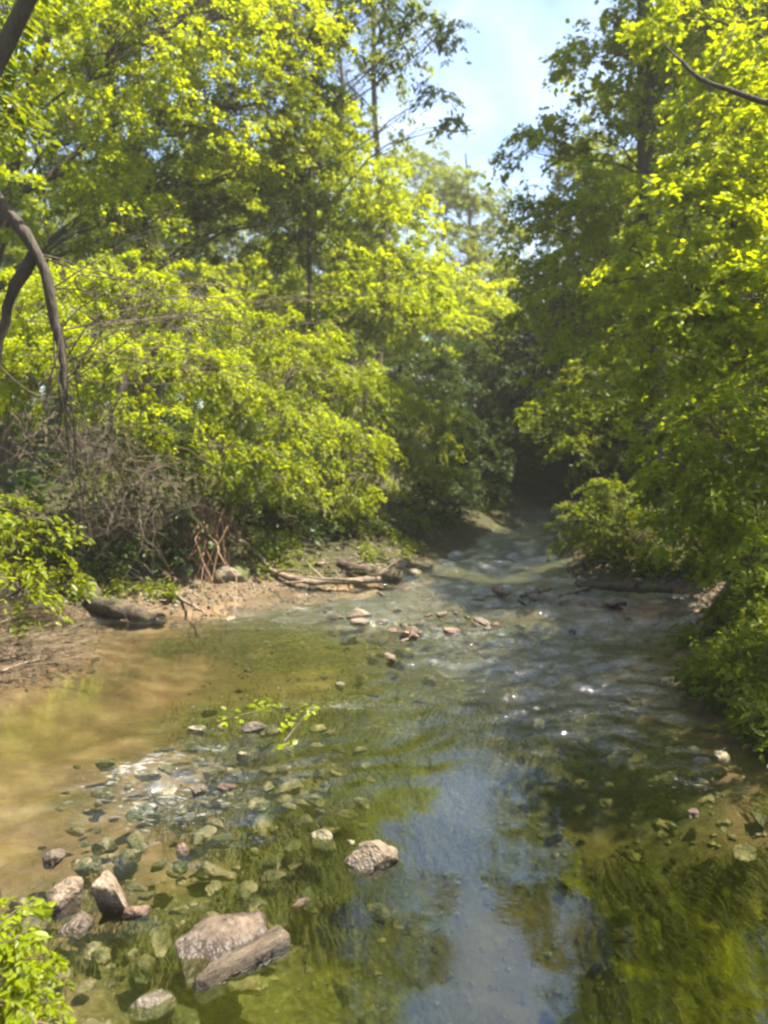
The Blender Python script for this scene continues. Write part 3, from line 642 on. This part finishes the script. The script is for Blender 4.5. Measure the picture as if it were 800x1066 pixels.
# far woods: individual trees copied from a few grown ones
protos = []
kinds = [('leaf_mid', 15), ('leaf_bright', 13), ('leaf_dark_shade', 14), ('leaf_pale', 17)]
for i, (lm, h) in enumerate(kinds):
    g = np.random.default_rng(100 + i)
    lb = []
    for k in range(24):
        z = h * (0.10 + 0.90 * (k + g.uniform()) / 24); rad = h * 0.26 * math.sin(math.pi * min(0.93, max(0.25, (z / h)))) + 0.2
        a = g.uniform(0, 6.28); rr = rad * g.uniform(0.3, 1.0)
        lb.append((np.array([math.cos(a) * rr, math.sin(a) * rr, z]), (1.5, 1.5, 1.1)))
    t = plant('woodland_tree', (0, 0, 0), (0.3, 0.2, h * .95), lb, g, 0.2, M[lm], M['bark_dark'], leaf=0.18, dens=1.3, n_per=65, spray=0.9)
    protos.append(t)
spots = [(10.6, 25.5), (14, 29.5), (12.2, 33.5), (16, 35), (14.5, 39)]  # these trees are added to keep sun off the creek bend
g = np.random.default_rng(5)
def free(x, y):
    return abs(float(sdist(np.array([x]), np.array([y]))[0])) > 2.2 and float(sdist(np.array([x]), np.array([y]))[0]) < 0
tries = 0
while len(spots) < 60 and tries < 6000:
    tries += 1
    y = g.uniform(22, 78); x = g.uniform(-0.62, 0.62) * y
    uu = 400 + F * x / y
    if not free(x, y): continue
    if 415 < uu < 590 and y < 38: continue
    if y < 30 and -2 < x < 8: continue
    if uu < 400 and (y < 34 or g.uniform() < 0.45): continue
    if any(math.hypot(x - a, y - b_) < 3.4 for a, b_ in spots): continue
    spots.append((x, y))
first = set()
KL = ['dark trunked green tree among the woods behind the banks', 'light green tree among the woods behind the banks', 'deep green tree among the woods behind the banks', 'tall pale green tree among the woods behind the banks']
srt = sorted(spots, key=lambda s: s[1]); fixed = {i for i, p in enumerate(srt) if p in spots[:5]}
for i, (x, y) in enumerate(srt):
    k = int(g.integers(0, 4)); uu = 400 + F * x / y
    s = g.uniform(0.8, 1.25) if i not in fixed else 1.1
    if 400 < uu < 600: s = min(s, 0.4 + y * 0.004)
    loc = (x, y, gz(x, y) - 0.05)
    if k not in first:
        first.add(k); t = protos[k]; t.location = loc; t.scale = (s, s, s); t.rotation_euler = (0, 0, g.uniform(0, 6.28))
    else: t = copy_tree(protos[k], loc, g.uniform(0, 6.28), s)
    tag(t, KL[k], 'tree', 'trees of the woods behind the banks')
# undergrowth under the woods, one mass
P = []
g = np.random.default_rng(8)
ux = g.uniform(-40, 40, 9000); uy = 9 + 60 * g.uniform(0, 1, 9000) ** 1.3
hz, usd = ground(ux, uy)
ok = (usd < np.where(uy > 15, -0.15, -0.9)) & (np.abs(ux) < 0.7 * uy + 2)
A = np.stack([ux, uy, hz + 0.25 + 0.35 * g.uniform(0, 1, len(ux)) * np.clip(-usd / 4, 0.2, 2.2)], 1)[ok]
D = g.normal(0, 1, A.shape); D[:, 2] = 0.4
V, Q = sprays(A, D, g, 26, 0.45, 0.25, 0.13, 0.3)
tag(link_mesh('undergrowth', V, Q, M['leaf_dark_shade']), 'leafy undergrowth covering the ground under the trees', 'undergrowth', kind='stuff')

# ------------------------------------------------------------------ grass on the right bank
g = np.random.default_rng(9)
def blades(P, Hh, g, bend=0.6, wd=0.006, toward=None):
    n = len(P); a = g.uniform(0, 6.28, n); d = np.stack([np.cos(a), np.sin(a), np.zeros(n)], 1)
    if toward is not None: d = d * 0.6 + np.asarray(toward)
    side = np.cross(d, [0, 0, 1.0]); side /= np.linalg.norm(side, axis=1)[:, None] + 1e-9
    t = np.linspace(0, 1, 5)
    pts = P[:, None, :] + Hh[:, None, None] * (t[None, :, None] * np.array([0, 0, 1.0]) * (1 - 0.35 * bend * t[None, :, None]) + (bend * t ** 2)[None, :, None] * d[:, None, :] * g.uniform(0.4, 1.3, n)[:, None, None])
    wv = wd * (1 - t ** 2 * 0.95)
    V = np.stack([pts - side[:, None, :] * wv[None, :, None], pts + side[:, None, :] * wv[None, :, None]], 2).reshape(-1, 3)
    i = np.arange(n)[:, None] * 10 + np.arange(4)[None, :] * 2
    q = np.stack([i, i + 1, i + 3, i + 2], -1).reshape(-1, 4)
    return V, q
gx = g.uniform(2.3, 6.5, 70000); gy = g.uniform(4.6, 12.5, 70000)
hz, gs = ground(gx, gy); keep = (gs < 0.03) & (gs > -2.5) & (fbm(gx * 1.2, gy * 1.2, 3) + 0.35 > g.uniform(0, .5, len(gx))) & ~((gy > 8.8) & (gs > -.3))
P = np.stack([gx, gy, hz - 0.02], 1)[keep]
V, Q = blades(P, g.uniform(0.16, 0.55, len(P)), g, 0.7, 0.007, (-0.5, -0.25, 0))
tag(link_mesh('grass', V, Q, M['grass']), 'long drooping grass along the right bank', 'grass', kind='stuff')
# broad-leaved weeds in that grass
k2 = g.integers(0, len(P), 3000); A = P[k2] + [0, 0, 0.22]; D = g.normal(0, 1, A.shape); D[:, 0] -= .8
V, Q = sprays(A, D, g, 16, 0.22, 0.3, 0.075, 0.3)
tag(link_mesh('weeds', V, Q, M['leaf_mid']), 'leafy weeds growing through the right bank grass', 'weeds', kind='stuff')
# weeds on the left bank foot
lx = g.uniform(-6, 1.5, 3000); ly = g.uniform(7.6, 14.5, 3000); hz, ls = ground(lx, ly)
ok = (ls < -0.35) & (ls > -2.5) & (fbm(lx * 1.1 + 9, ly * 1.1, 3) > -0.05) & (blob(lx, ly, -2.3, 10.9, 1.0, .6) < 0.5)
A = np.stack([lx, ly, hz + 0.1], 1)[ok]; D = g.normal(0, 1, A.shape)
V, Q = sprays(A, D, g, 16, 0.2, 0.3, 0.07, 0.3)
tag(link_mesh('low_weeds', V, Q, M['leaf_mid']), 'low leafy weeds scattered on the left bank', 'weeds', kind='stuff')

# leaf litter on both banks
g = np.random.default_rng(19); lx = g.uniform(-6, 6, 16000); ly = g.uniform(5, 16, 16000); hz, ls = ground(lx, ly)
ok = (ls < -0.02) & (ls > -2.2) & (fbm(lx * 1.5 + 3, ly * 1.5, 3) > -0.15); n = int(ok.sum())
A = np.stack([lx, ly, hz + 0.012], 1)[ok]; T = g.normal(0, 1, (n, 3)); T[:, 2] *= .25; NN = np.array([0, 0, 1.0]) + g.normal(0, .35, (n, 3))
V, Q = leaves(A, T, NN, g.uniform(.02, .075, n), 1.3)
tag(link_mesh('leaf_litter', V, Q, M['litter']), 'brown fallen leaves scattered over the creek banks', 'leaf litter', kind='stuff')
# streaming weed on the creek bed
bx = g.uniform(-2.6, 3.0, 80000); by = g.uniform(2.4, 8.5, 80000); hz, bs = ground(bx, by)
den = (1 - np.clip(1.3 * blob(bx, by, .65, 3.7, .75, 1.6), 0, 1)) * np.clip(0.95 * blob(bx, by, -0.3, 5.1, .8, 1.3) + 0.75 * blob(bx, by, 2.1, 3.9, 0.8, 1.5) + 0.35 * blob(bx, by, -.8, 3.4, 1, .8) + 0.4 * blob(bx, by, 0.3, 6.8, 1.3, .8), 0, 1) * (fbm(bx * 1.8, by * 1.8, 3) > -0.12)
ok = (bs > 0.15) & (g.uniform(0, 1, len(bx)) < den)
P = np.stack([bx, by, hz], 1)[ok]; n = len(P)
Ln = g.uniform(0.12, 0.42, n); fl = -1.25 + 0.5 * fbm(P[:, 0] * 0.8, P[:, 1] * 0.8, 2) + g.normal(0, .12, n)
d = np.stack([np.cos(fl), np.sin(fl), np.zeros(n)], 1); side = np.stack([-d[:, 1], d[:, 0], np.zeros(n)], 1)
t = np.linspace(0, 1, 5); ph = g.uniform(0, 6.28, n)
pts = P[:, None, :] + Ln[:, None, None] * t[None, :, None] * d[:, None, :] + (0.03 * np.sin(ph[:, None] + t[None, :] * 5) * t[None, :])[..., None] * side[:, None, :]
pts[..., 2] += np.minimum(0.5 * (-P[:, 2] - 0.03)[:, None], 0.10) * np.sin(t * 2.6)[None, :] + 0.012
wv = 0.0028 * (1 - 0.9 * t ** 2)
V = np.stack([pts - side[:, None, :] * wv[None, :, None], pts + side[:, None, :] * wv[None, :, None]], 2).reshape(-1, 3)
V[:, 2] = np.minimum(V[:, 2], -0.015)
i = np.arange(n)[:, None] * 10 + np.arange(4)[None, :] * 2
tag(link_mesh('water_weed', V, np.stack([i, i + 1, i + 3, i + 2], -1).reshape(-1, 4), M['weed']), 'green hair like weed streaming under the clear water', 'water weed', kind='stuff')

# ------------------------------------------------------------------ stones
def rock_mesh(name, size, seed, mat, npts=15, rough=0.06, boxy=0, cuts=4):
    g = np.random.default_rng(seed)
    bm = bmesh.new()
    for i in range(npts):
        d = g.normal(0, 1, 3); d /= np.linalg.norm(d); d *= g.uniform(0.8, 1.0)
        if boxy: d = np.array([(i & 1) * 2 - 1, (i >> 1 & 1) * 2 - 1, (i >> 2 & 1) * 2 - 1]) * g.uniform(1 - boxy, 1, 3)
        bm.verts.new(d * np.array(size) * 0.5)
    r = bmesh.ops.convex_hull(bm, input=bm.verts)
    bmesh.ops.delete(bm, geom=[v for v in bm.verts if not v.link_faces], context='VERTS')
    bmesh.ops.bevel(bm, geom=bm.edges[:], offset=0.05 * min(size), segments=1, affect='EDGES', clamp_overlap=True)
    bmesh.ops.triangulate(bm, faces=bm.faces[:])
    for c in range(cuts):
        bmesh.ops.subdivide_edges(bm, edges=[e for e in bm.edges if e.calc_length() > max(size) * 0.055], cuts=1, use_grid_fill=False)
        bmesh.ops.triangulate(bm, faces=bm.faces[:])
    bm.normal_update()
    s = min(size); off = Vector(g.uniform(0, 50, 3))
    for v in bm.verts:
        q = v.co / s
        dsp = mnoise.fractal(q * 2.2 + off, 0.9, 2.1, 4) * 0.6 + mnoise.fractal(q * 7 + off, 0.9, 2.1, 3) * 0.28
        v.co += v.normal * dsp * s * rough
    me = bpy.data.meshes.new(name); bm.to_mesh(me); bm.free()
    me.materials.append(mat)
    for p in me.polygons: p.use_smooth = True
    me.set_sharp_from_angle(angle=R(32))
    return me
def rock(name, pos, size, rot, seed, mat, label, cat='rock', group=None, **kw):
    o = bpy.data.objects.new(name, rock_mesh(name, size, seed, M[mat], **kw)); COL.objects.link(o)
    gh = gz(pos[0], pos[1])
    if gh > 0: pos[2] = max(pos[2], gh + 0.12 * size[2])
    o.location = pos; o.rotation_euler = rot
    return tag(o, label, cat, group)
def P0(u, v, z): p = onz(u, v, max(z, 0)); p[2] = z; return p
rock('flat_rock', P0(236, 980, -0.015), (0.50, 0.40, 0.14), (R(8), R(-6), R(20)), 41, 'stone_brown', 'broad flat brown slab of rock in the foreground water', npts=20, boxy=0.85, rough=.14)
rock('split_rock', P0(252, 1003, 0.0), (0.52, 0.12, 0.10), (R(20), R(-5), R(42)), 42, 'stone_split', 'long narrow split rock leaning on the flat brown slab', npts=26, boxy=0.62, rough=.13)
rock('angular_rock', P0(127, 932, 0.03), (0.34, 0.29, 0.36), (0.2, 0.1, 0.4), 43, 'stone', 'pointed pale rock standing highest of the foreground stones', npts=11)
rock('rock', P0(142, 952, 0.0), (0.19, 0.15, 0.16), (0.1, 0.3, 1.0), 44, 'stone_red', 'reddish rock at the foot of the pointed pale rock', npts=12)
rock('rock', P0(73, 935, 0.01), (0.27, 0.21, 0.24), (0, 0.2, 0.3), 45, 'stone', 'pale rock left of the pointed rock with mossy top', npts=12)
rock('rock', P0(78, 962, -0.01), (0.24, 0.17, 0.16), (0.1, 0, 0.1), 46, 'stone', 'low pale rock just in front of the mossy topped one', npts=13)
rock('rock', P0(190, 886, 0.005), (0.1, 0.1, 0.11), (0.1, 0.5, 0.8), 47, 'stone_red', 'small round pinkish stone alone in the shallow water', npts=20)
rock('rock', P0(58, 893, 0.0), (0.17, 0.14, 0.11), (0, -.2, 0.5), 48, 'stone', 'rounded tan stone by the sandy shallows at left', npts=20)
rock('rock', P0(205, 822, 0.0), (0.17, 0.12, 0.08), (0, 0, 0.2), 49, 'stone', 'tan stone awash, left one of a touching pair', npts=16)
rock('rock', P0(237, 820, 0.0), (0.2, 0.12, 0.08), (0, 0.1, -0.1), 50, 'stone_red', 'pinkish stone awash, right one of a touching pair', npts=16)
rock('rock', P0(262, 757, 0.0), (0.3, 0.16, 0.10), (0, 0, 0), 51, 'stone', 'flat tan stone beside the floating leafy sprig', npts=18)
rock('brown_rock', P0(385, 893, 0.01), (0.38, 0.27, 0.25), (0.15, -0.1, 0.25), 52, 'stone', 'single craggy tan rock in the middle of the creek', npts=13, rough=0.09)
rock('rock', P0(650, 958, -0.07), (0.2, 0.15, 0.1), (0, 0, .5), 53, 'stone', 'pale stone under the sky reflection in the foreground', npts=16)
rock('rock', P0(730, 792, 0.0), (0.2, 0.11, 0.06), (0, 0, .1), 54, 'stone', 'thin flat pale stone awash near the right bank', npts=16)
rock('rock', P0(720, 846, 0.0), (0.14, 0.09, 0.06), (0, 0, .4), 55, 'stone_red', 'small wet stone awash in front of the right bank', npts=16)
rock('rock', P0(158, 1042, -0.03), (0.24, 0.18, 0.12), (0, 0, .4), 56, 'stone_moss', 'dark wet rock left of the flat brown slab', npts=16)
rock('rock', P0(315, 940, -0.01), (0.14, 0.08, 0.07), (0, 0, .6), 57, 'stone_red', 'small jagged stone beyond the end of the split rock', npts=12)
rock('boulder', P0(240, 612, 0.08), (0.7, 0.5, 0.42), (0, 0, 0.4), 58, 'stone_moss', 'mossy boulder at the edge of the left sandy bank', 'boulder', npts=18)
rock('boulder', P0(198, 612, 0.06), (0.4, 0.35, 0.25), (0, 0, 1.4), 66, 'stone_moss', 'smaller dark boulder left of the mossy boulder', 'boulder', npts=18)
rock('boulder', P0(412, 590, 0.10), (0.5, 0.4, 0.3), (0, 0.1, 0.2), 59, 'stone', 'orange tan boulder at the end of the driftwood pile', 'boulder', npts=16)
rock('boulder', P0(432, 597, 0.04), (0.32, 0.28, 0.2), (0, 0, .2), 60, 'stone_moss', 'low rounded boulder right of the orange tan one', 'boulder', npts=16)
BR = [(498, 624, .22, 'pale stone with an orange tint at the left end of the riffle stones'), (522, 615, .2, 'tilted grey stone standing in the riffle'), (560, 622, .3, 'dark stone lying in the middle of the riffle'), (585, 626, .22, 'small flat stone between driftwood and sand in the riffle'),
      (612, 630, .3, 'pale flat stone at the head of the gravel bar'), (640, 628, .36, 'broad pale stone on the edge of the gravel bar'), (600, 615, .22, 'small stone touching the driftwood stick'), (425, 662, .26, 'flat pale stone in the middle of the rapid water'), (375, 640, .4, 'low brown stone awash below the left bank'), (405, 684, .2, 'small stone awash in the centre current'), (470, 657, .25, 'wet stone awash right of the flat pale one'), (355, 600, .25, 'pale stone in front of the driftwood pile'), (332, 603, .22, 'small pale stone left of the others in front of the driftwood')]
for i, (u, v, s, lab) in enumerate(BR):
    rock('riffle_rock', P0(u, v, 0.03), (s * 1.25, s * .85, s * .55), (0.1, 0.05, i * 1.3), 70 + i, ['stone', 'stone_red', 'stone'][i % 3], lab, npts=15)

# low stones strung across the riffle
g = np.random.default_rng(88); sm = [rock_mesh('riffle_stone', (0.2, 0.14, 0.09), 400 + i, M['stone' if i % 3 else 'stone_red'], npts=16, rough=0.09, cuts=3) for i in range(5)]
for i in range(34):
    t_ = g.uniform(); u = 400 + 250 * t_ + g.normal(0, 12); v = 662 - 42 * t_ + g.normal(0, 11)
    if i > 25: u, v = g.uniform(300, 480), g.uniform(603, 650)
    p = onz(u, v); z, sd_ = ground(np.array([p[0]]), np.array([p[1]]))
    if sd_[0] < 0.1: continue
    o = bpy.data.objects.new('riffle_stone', sm[i % 5]); COL.objects.link(o); s = g.uniform(.5, 1.3)
    o.location = (p[0], p[1], 0.012 * s + g.uniform(-.01, .015)); o.rotation_euler = (g.normal(0, .2), g.normal(0, .2), g.uniform(0, 6.28)); o.scale = (s * g.uniform(.8, 1.5), s, s)
    tag(o, 'low tan stone breaking the surface along the riffle', 'stone', 'low stones strung across the riffle')

# cobbles under and just breaking the shallow water: six shapes, copied
cm = [rock_mesh('cobble', (0.2, 0.15, 0.11), 200 + i, M['cobble'], npts=14, rough=0.14, cuts=3) for i in range(6)]
g = np.random.default_rng(77); placed = []
while len(placed) < 210:
    r_ = g.uniform()
    if r_ < 0.66: x, y = g.normal(-1.1, .5), g.normal(4.75, .85)
    elif r_ < 0.84: x, y = g.normal(0.6, 1.3), g.normal(8.8, 1.2)
    else: x, y = g.normal(2.2, .4), g.normal(5.0, .6)
    z, sd_ = ground(np.array([x]), np.array([y]))
    if sd_[0] < 0.25 or y < 2.6: continue
    if any(math.hypot(x - a, y - b_) < 0.10 for a, b_ in placed): continue
    placed.append((x, y)); s = 0.45 + 0.95 * g.uniform() ** 1.6
    o = bpy.data.objects.new('cobble', cm[len(placed) % 6]); COL.objects.link(o)
    zz = max(z[0] + 0.01, -0.06 * s - g.uniform(-0.028, 0.10))
    o.location = (x, y, zz); o.rotation_euler = (g.uniform(-.3, .3), g.uniform(-.3, .3), g.uniform(0, 6.28)); o.scale = (s * g.uniform(.8, 1.4), s, s * g.uniform(.7, 1.1))
    tag(o, 'algae covered cobble lying in the shallow creek water', 'cobble', 'cobbles in the shallow water')

# gravel on bars and banks
def gravel(n, xr, yr, cond, name, label, mat, smin, smax, seed):
    g = np.random.default_rng(seed)
    x = g.uniform(*xr, n); y = g.uniform(*yr, n); z, sd_ = ground(x, y); ok = cond(x, y, sd_, g); x, y, z = x[ok], y[ok], z[ok]; n = len(x)
    base = np.array([[1, 0, 0], [0, 1, 0], [-1, 0, 0], [0, -1, 0], [0, 0, 1], [0, 0, -1.0]])
    tri = np.array([[0, 1, 4], [1, 2, 4], [2, 3, 4], [3, 0, 4], [1, 0, 5], [2, 1, 5], [3, 2, 5], [0, 3, 5]])
    S = g.uniform(smin, smax, n) ; a = g.uniform(0, 6.28, n)
    V = base[None] * (S[:, None, None] * np.array([1, .75, .5])) * g.uniform(.6, 1.3, (n, 6, 1))
    ca, sa = np.cos(a), np.sin(a)
    Vx = V[..., 0] * ca[:, None] - V[..., 1] * sa[:, None]; Vy = V[..., 0] * sa[:, None] + V[..., 1] * ca[:, None]
    V = np.stack([Vx + x[:, None], Vy + y[:, None], V[..., 2] + z[:, None] + S[:, None] * .15], -1).reshape(-1, 3)
    T = (tri[None] + np.arange(n)[:, None, None] * 6).reshape(-1, 3)
    return tag(link_mesh(name, V, None, M[mat], tris=T), label, 'gravel', kind='stuff')
gravel(6000, (2.0, 5), (9, 13.5), lambda x, y, s, g: (s < 0.5) & (s > -1.2), 'gravel', 'loose gravel on the right hand bar', 'stone', 0.012, 0.05, 1)
gravel(7000, (-5, 1.5), (7.2, 14), lambda x, y, s, g: (s < 0.3) & (s > -1.0), 'gravel', 'loose gravel and chips along the left bank', 'stone_moss', 0.01, 0.045, 2)
gravel(9000, (-3.5, 3.2), (2.4, 12), lambda x, y, s, g: (s > 0.1) & (g.uniform(0, 1, len(x)) < 0.9 * sst(-2.2, -1.0, x)), 'bed_gravel', 'pebbles on the creek bed', 'cobble', 0.01, 0.04, 3)

# ------------------------------------------------------------------ driftwood, roots, dead brush
def stick(name, pts, r0, r1, mat, label, cat='stick', group=None, seed=0, nbr=3, n=18):
    g = np.random.default_rng(seed); p, r = limb_path(pts, r0, r1, n)
    p[:, 2] = np.maximum(p[:, 2], ground(p[:, 0], p[:, 1])[0] + r * 0.55)
    p = p + g.normal(0, r0 * 0.18, p.shape); r = r * g.uniform(0.85, 1.15, len(r)); r[0] *= 0.75
    org = p[0].copy(); paths = [(p, r)]
    for k in range(nbr):
        j = int(g.integers(len(p) // 3, len(p) - 1)); d = g.normal(0, 1, 3); d[2] = abs(d[2]) * 0.5; d /= np.linalg.norm(d)
        Lb = np.linalg.norm(p[-1] - p[0]) * g.uniform(.08, .22)
        paths.append((curve(p[j], p[j] + d * Lb, 5, g, wob=.08), np.linspace(r[j] * .6, r[j] * .2, 5)))
    V, Q = tubes(paths, 10)
    tris = []
    o = link_mesh(name, V - org, Q, M[mat], smooth=True); o.location = org
    # closed ends of the main stem
    me = o.data; bm = bmesh.new(); bm.from_mesh(me)
    bmesh.ops.holes_fill(bm, edges=[e for e in bm.edges if e.is_boundary], sides=12); bm.to_mesh(me); bm.free()
    return tag(o, label, cat, group)
stick('curved_branch', [P0(236, 572, .45), P0(262, 580, .38), P0(290, 597, .25), P0(330, 606, .14), P0(380, 604, .12), P0(402, 603, .12)], .035, .055, 'deadwood', 'long curved bare branch lying along the left bank', 'branch', seed=1)
stick('log', [P0(355, 588, .22), P0(385, 596, .2), P0(415, 602, .14)], .075, .12, 'log', 'short thick dark log end at the tip of the driftwood pile', 'log', seed=2, nbr=0)
stick('log', [P0(80, 622, .2), P0(120, 635, .13), P0(170, 645, .04)], .13, .07, 'log', 'mossy dark log lying at the edge of the sandy bank', 'log', seed=3, nbr=0)
stick('log', [P0(600, 607, .12), P0(660, 612, .14), P0(700, 612, .16)], .07, .06, 'log', 'dark log lying under the rounded bush on the gravel bar', 'log', seed=4, nbr=2)
stick('driftwood', [P0(548, 618, .05), P0(562, 616, .1), P0(574, 612, .22)], .04, .02, 'deadwood', 'pale knotted piece of driftwood standing on the riffle stones', 'driftwood', seed=5, nbr=3)
stick('driftwood', [P0(582, 620, .08), P0(612, 612, .12)], .025, .015, 'deadwood', 'thin pale stick lying right of the knotted driftwood', 'driftwood', seed=6, nbr=1)
stick('driftwood', [P0(515, 612, .04), P0(530, 618, .10)], .05, .03, 'deadwood', 'short pale stub of wood tilted among the riffle stones', 'driftwood', seed=7, nbr=0)
stick('driftwood', [P0(418, 668, .02), P0(426, 664, .05), P0(428, 655, .14)], .022, .01, 'deadwood', 'small upright snag in the middle of the rapid water', 'driftwood', seed=8, nbr=1)
stick('stick', [P0(135, 605, .25), P0(185, 622, .15), P0(215, 640, .12)], .03, .018, 'deadwood', 'pale stick lying down the sandy bank below the roots', seed=9, nbr=2)
g = np.random.default_rng(55)
for i in range(26):
    a = P0(g.uniform(275, 400), g.uniform(575, 603), 0.12 + g.uniform(0, .25)); d = np.array([g.normal(0.3, .7), g.normal(0, .35), g.normal(0, .08)]); d *= g.uniform(.4, 1.2)
    stick('stick', [a - d * .5, a + g.normal(0, .03, 3), a + d * .5], g.uniform(.01, .028), .006, 'deadwood' if i % 3 else 'log', 'bare stick lodged in the heap of driftwood on the left bank', 'stick', 'sticks of the driftwood heap', seed=300 + i, nbr=2, n=9)
# hanging roots
def strands(name, starts, ends, r0, mat, label, cat, seed, wob=.08, fork=0, sag=0):
    g = np.random.default_rng(seed); paths = []; org = np.mean(starts, 0)
    for s_, e_ in zip(starts, ends):
        c_ = curve(s_, e_, 9, g, wob=wob, sag=sag); paths.append((c_ - org, np.linspace(r0 * g.uniform(.5, 1.3), r0 * .25, 9)))
        for k in range(fork):
            j = int(g.integers(2, 8)); Lb = np.linalg.norm(c_[-1] - c_[0]) * g.uniform(.15, .45); d = g.normal(0, 1, 3); d /= np.linalg.norm(d)
            paths.append((curve(c_[j] - org, c_[j] - org + d * Lb, 5, g, wob=.1), np.linspace(r0 * .45, r0 * .15, 5)))
    V, Q = tubes(paths, 5); o = link_mesh(name, V, Q, M[mat], smooth=True); o.location = org
    return tag(o, label, cat)
g = np.random.default_rng(66)
n = 60; c0 = at(216, 535, 11.6)
st = c0 + np.stack([g.normal(0, .16, n), g.normal(0, .16, n), g.normal(0, .12, n)], 1)
en = np.stack([P0(u, v, .12) for u, v in zip(g.normal(218, 22, n), g.normal(600, 12, n))]); 
strands('root_mass', st, en, .014, 'root', 'reddish tangle of hanging roots washed out of the left bank', 'roots', 67, wob=.07, fork=1)
for (u_, v_, Y_, n, lab, sd_) in [(70, 445, 9.3, 70, 'grey tangle of dead twigs hanging behind the tip of the forked limb', 68), (140, 500, 9.4, 70, 'lower grey tangle of dead twigs sagging towards the sandy bank', 168)]:
    c0 = at(u_, v_, Y_)
    st = c0 + np.stack([g.normal(0, .3, n), g.normal(0, .3, n), g.normal(0, .25, n)], 1); en = st + np.stack([g.normal(0, .5, n), g.normal(0, .4, n), g.normal(-.25, .4, n)], 1)
    strands('dead_brush', st, en, .0075, 'twig', lab, 'dead brush', sd_, wob=.1, fork=5)
n = 15; c0 = at(200, 300, 9.4)
st = at(75, 350, 8.6) + np.stack([g.normal(0, .25, n), g.normal(0, .3, n), g.normal(0, .35, n)], 1); en = np.stack([at(u, v, y) for u, v, y in zip(g.uniform(180, 430, n), g.uniform(300, 420, n), g.uniform(9, 11, n))])
strands('fallen_dead_branch', st, en, .008, 'twig', 'bare grey branch with long thin twigs crossing the left bank shrubs', 'dead branch', 69, wob=.05, fork=4)
# straw on the near left point
g = np.random.default_rng(71); sx = g.uniform(-5.2, -3.3, 2600); sy = g.uniform(6.8, 9.3, 2600); hz, ss = ground(sx, sy); ok = (ss < 0.02) & (ss > -1.4)
P = np.stack([sx, sy, hz + .01], 1)[ok]; n = len(P); a = g.normal(-0.35, .5, n); d = np.stack([np.cos(a), np.sin(a), g.normal(.08, .12, n)], 1) * g.uniform(.12, .5, n)[:, None]
side = np.cross(d, [0, 0, 1.0]); side /= np.linalg.norm(side, axis=1)[:, None]; up = np.array([0, 0, 1.0])
V = np.stack([P - side * .004, P + side * .004, P + d + side * .002, P + d - side * .002, P + up * .006, P + d + up * .004], 1).reshape(-1, 3)
i = np.arange(n)[:, None] * 6; Q = np.concatenate([i + np.array([0, 3, 5, 4]), i + np.array([4, 5, 2, 1]), i + np.array([1, 2, 3, 0])])
tag(link_mesh('dead_straw', V, Q, M['straw']), 'matted dead straw on the low point of the left bank', 'dead straw', kind='stuff')
for i, (a, b_) in enumerate([((0, 700), (50, 686)), ((-10, 690), (68, 676)), ((5, 672), (60, 664))]):
    stick('reed_stalk', [P0(*a, .10), P0((a[0] + b_[0]) / 2, (a[1] + b_[1]) / 2 - 3, .12), P0(*b_, .05)], .016, .008, 'deadwood', ['pale reed stalk nearest the water on the left straw', 'long pale reed stalk reaching past the left straw', 'short pale reed stalk at the back of the left straw'][i], 'reed stalk', seed=80 + i, nbr=0)

# floating sprig with yellow leaves, caught on a flat stone
org = P0(300, 745, 0.02)
pth = [limb_path([P0(225, 752, .01), P0(262, 742, .03), P0(300, 740, .05), P0(325, 735, .08)], .006, .003), limb_path([P0(296, 772, .01), P0(312, 752, .05), P0(326, 737, .10)], .007, .004), limb_path([P0(296, 742, .04), P0(296, 725, .14), P0(294, 712, .2)], .003, .0015)]
root = empty('leafy_sprig', org)
V, Q = tubes(pth, 5); link_mesh('stem', V - org, Q, M['twig'], root, smooth=True)
g = np.random.default_rng(91); A = []
for u, v, z in [(322, 735, .1), (326, 738, .12), (318, 742, .1), (305, 748, .06), (300, 775, .03), (275, 730, .05), (272, 735, .04), (262, 735, .03), (232, 752, .02), (245, 742, .03), (285, 735, .05), (298, 757, .04)]:
    A += [P0(u + g.normal(0, 4), v + g.normal(0, 3), z) for k in range(7)]
A = np.array(A); T = g.normal(0, 1, A.shape); T[:, 2] = g.normal(.05, .25, len(A)); NN = np.array([0, -.5, 1.0]) + g.normal(0, .5, A.shape)
V, Q = leaves(A, T, NN, g.uniform(.025, .065, len(A)), 1.5); link_mesh('leaves', V - org, Q, M['leaf_yellow'], root)
tag(root, 'sprig of yellow green leaves caught on a stone in the creek', 'sprig')

# ------------------------------------------------------------------ haze
HZ = True
if HZ:
    bm = bmesh.new(); bmesh.ops.create_cube(bm, size=1.0); me = bpy.data.meshes.new('haze'); bm.to_mesh(me); bm.free()
    h = bpy.data.objects.new('haze', me); COL.objects.link(h)
    bot, top = float(Zg.min()) - 1.0, 32.0
    h.scale = (268, 200, top - bot); h.location = (0, 48, (top + bot) / 2)
    m, nt = new_mat('haze_air'); o_ = N(nt, 'ShaderNodeOutputMaterial'); v = N(nt, 'ShaderNodeVolumePrincipled')
    v.inputs['Color'].default_value = (1.0, 0.98, 0.84, 1); v.inputs['Density'].default_value = 0.001; v.inputs['Anisotropy'].default_value = 0.2
    nt.links.new(v.outputs[0], o_.inputs['Volume']); me.materials.append(m)
    tag(h, 'thin pale haze in the air over the creek', 'haze', kind='stuff')
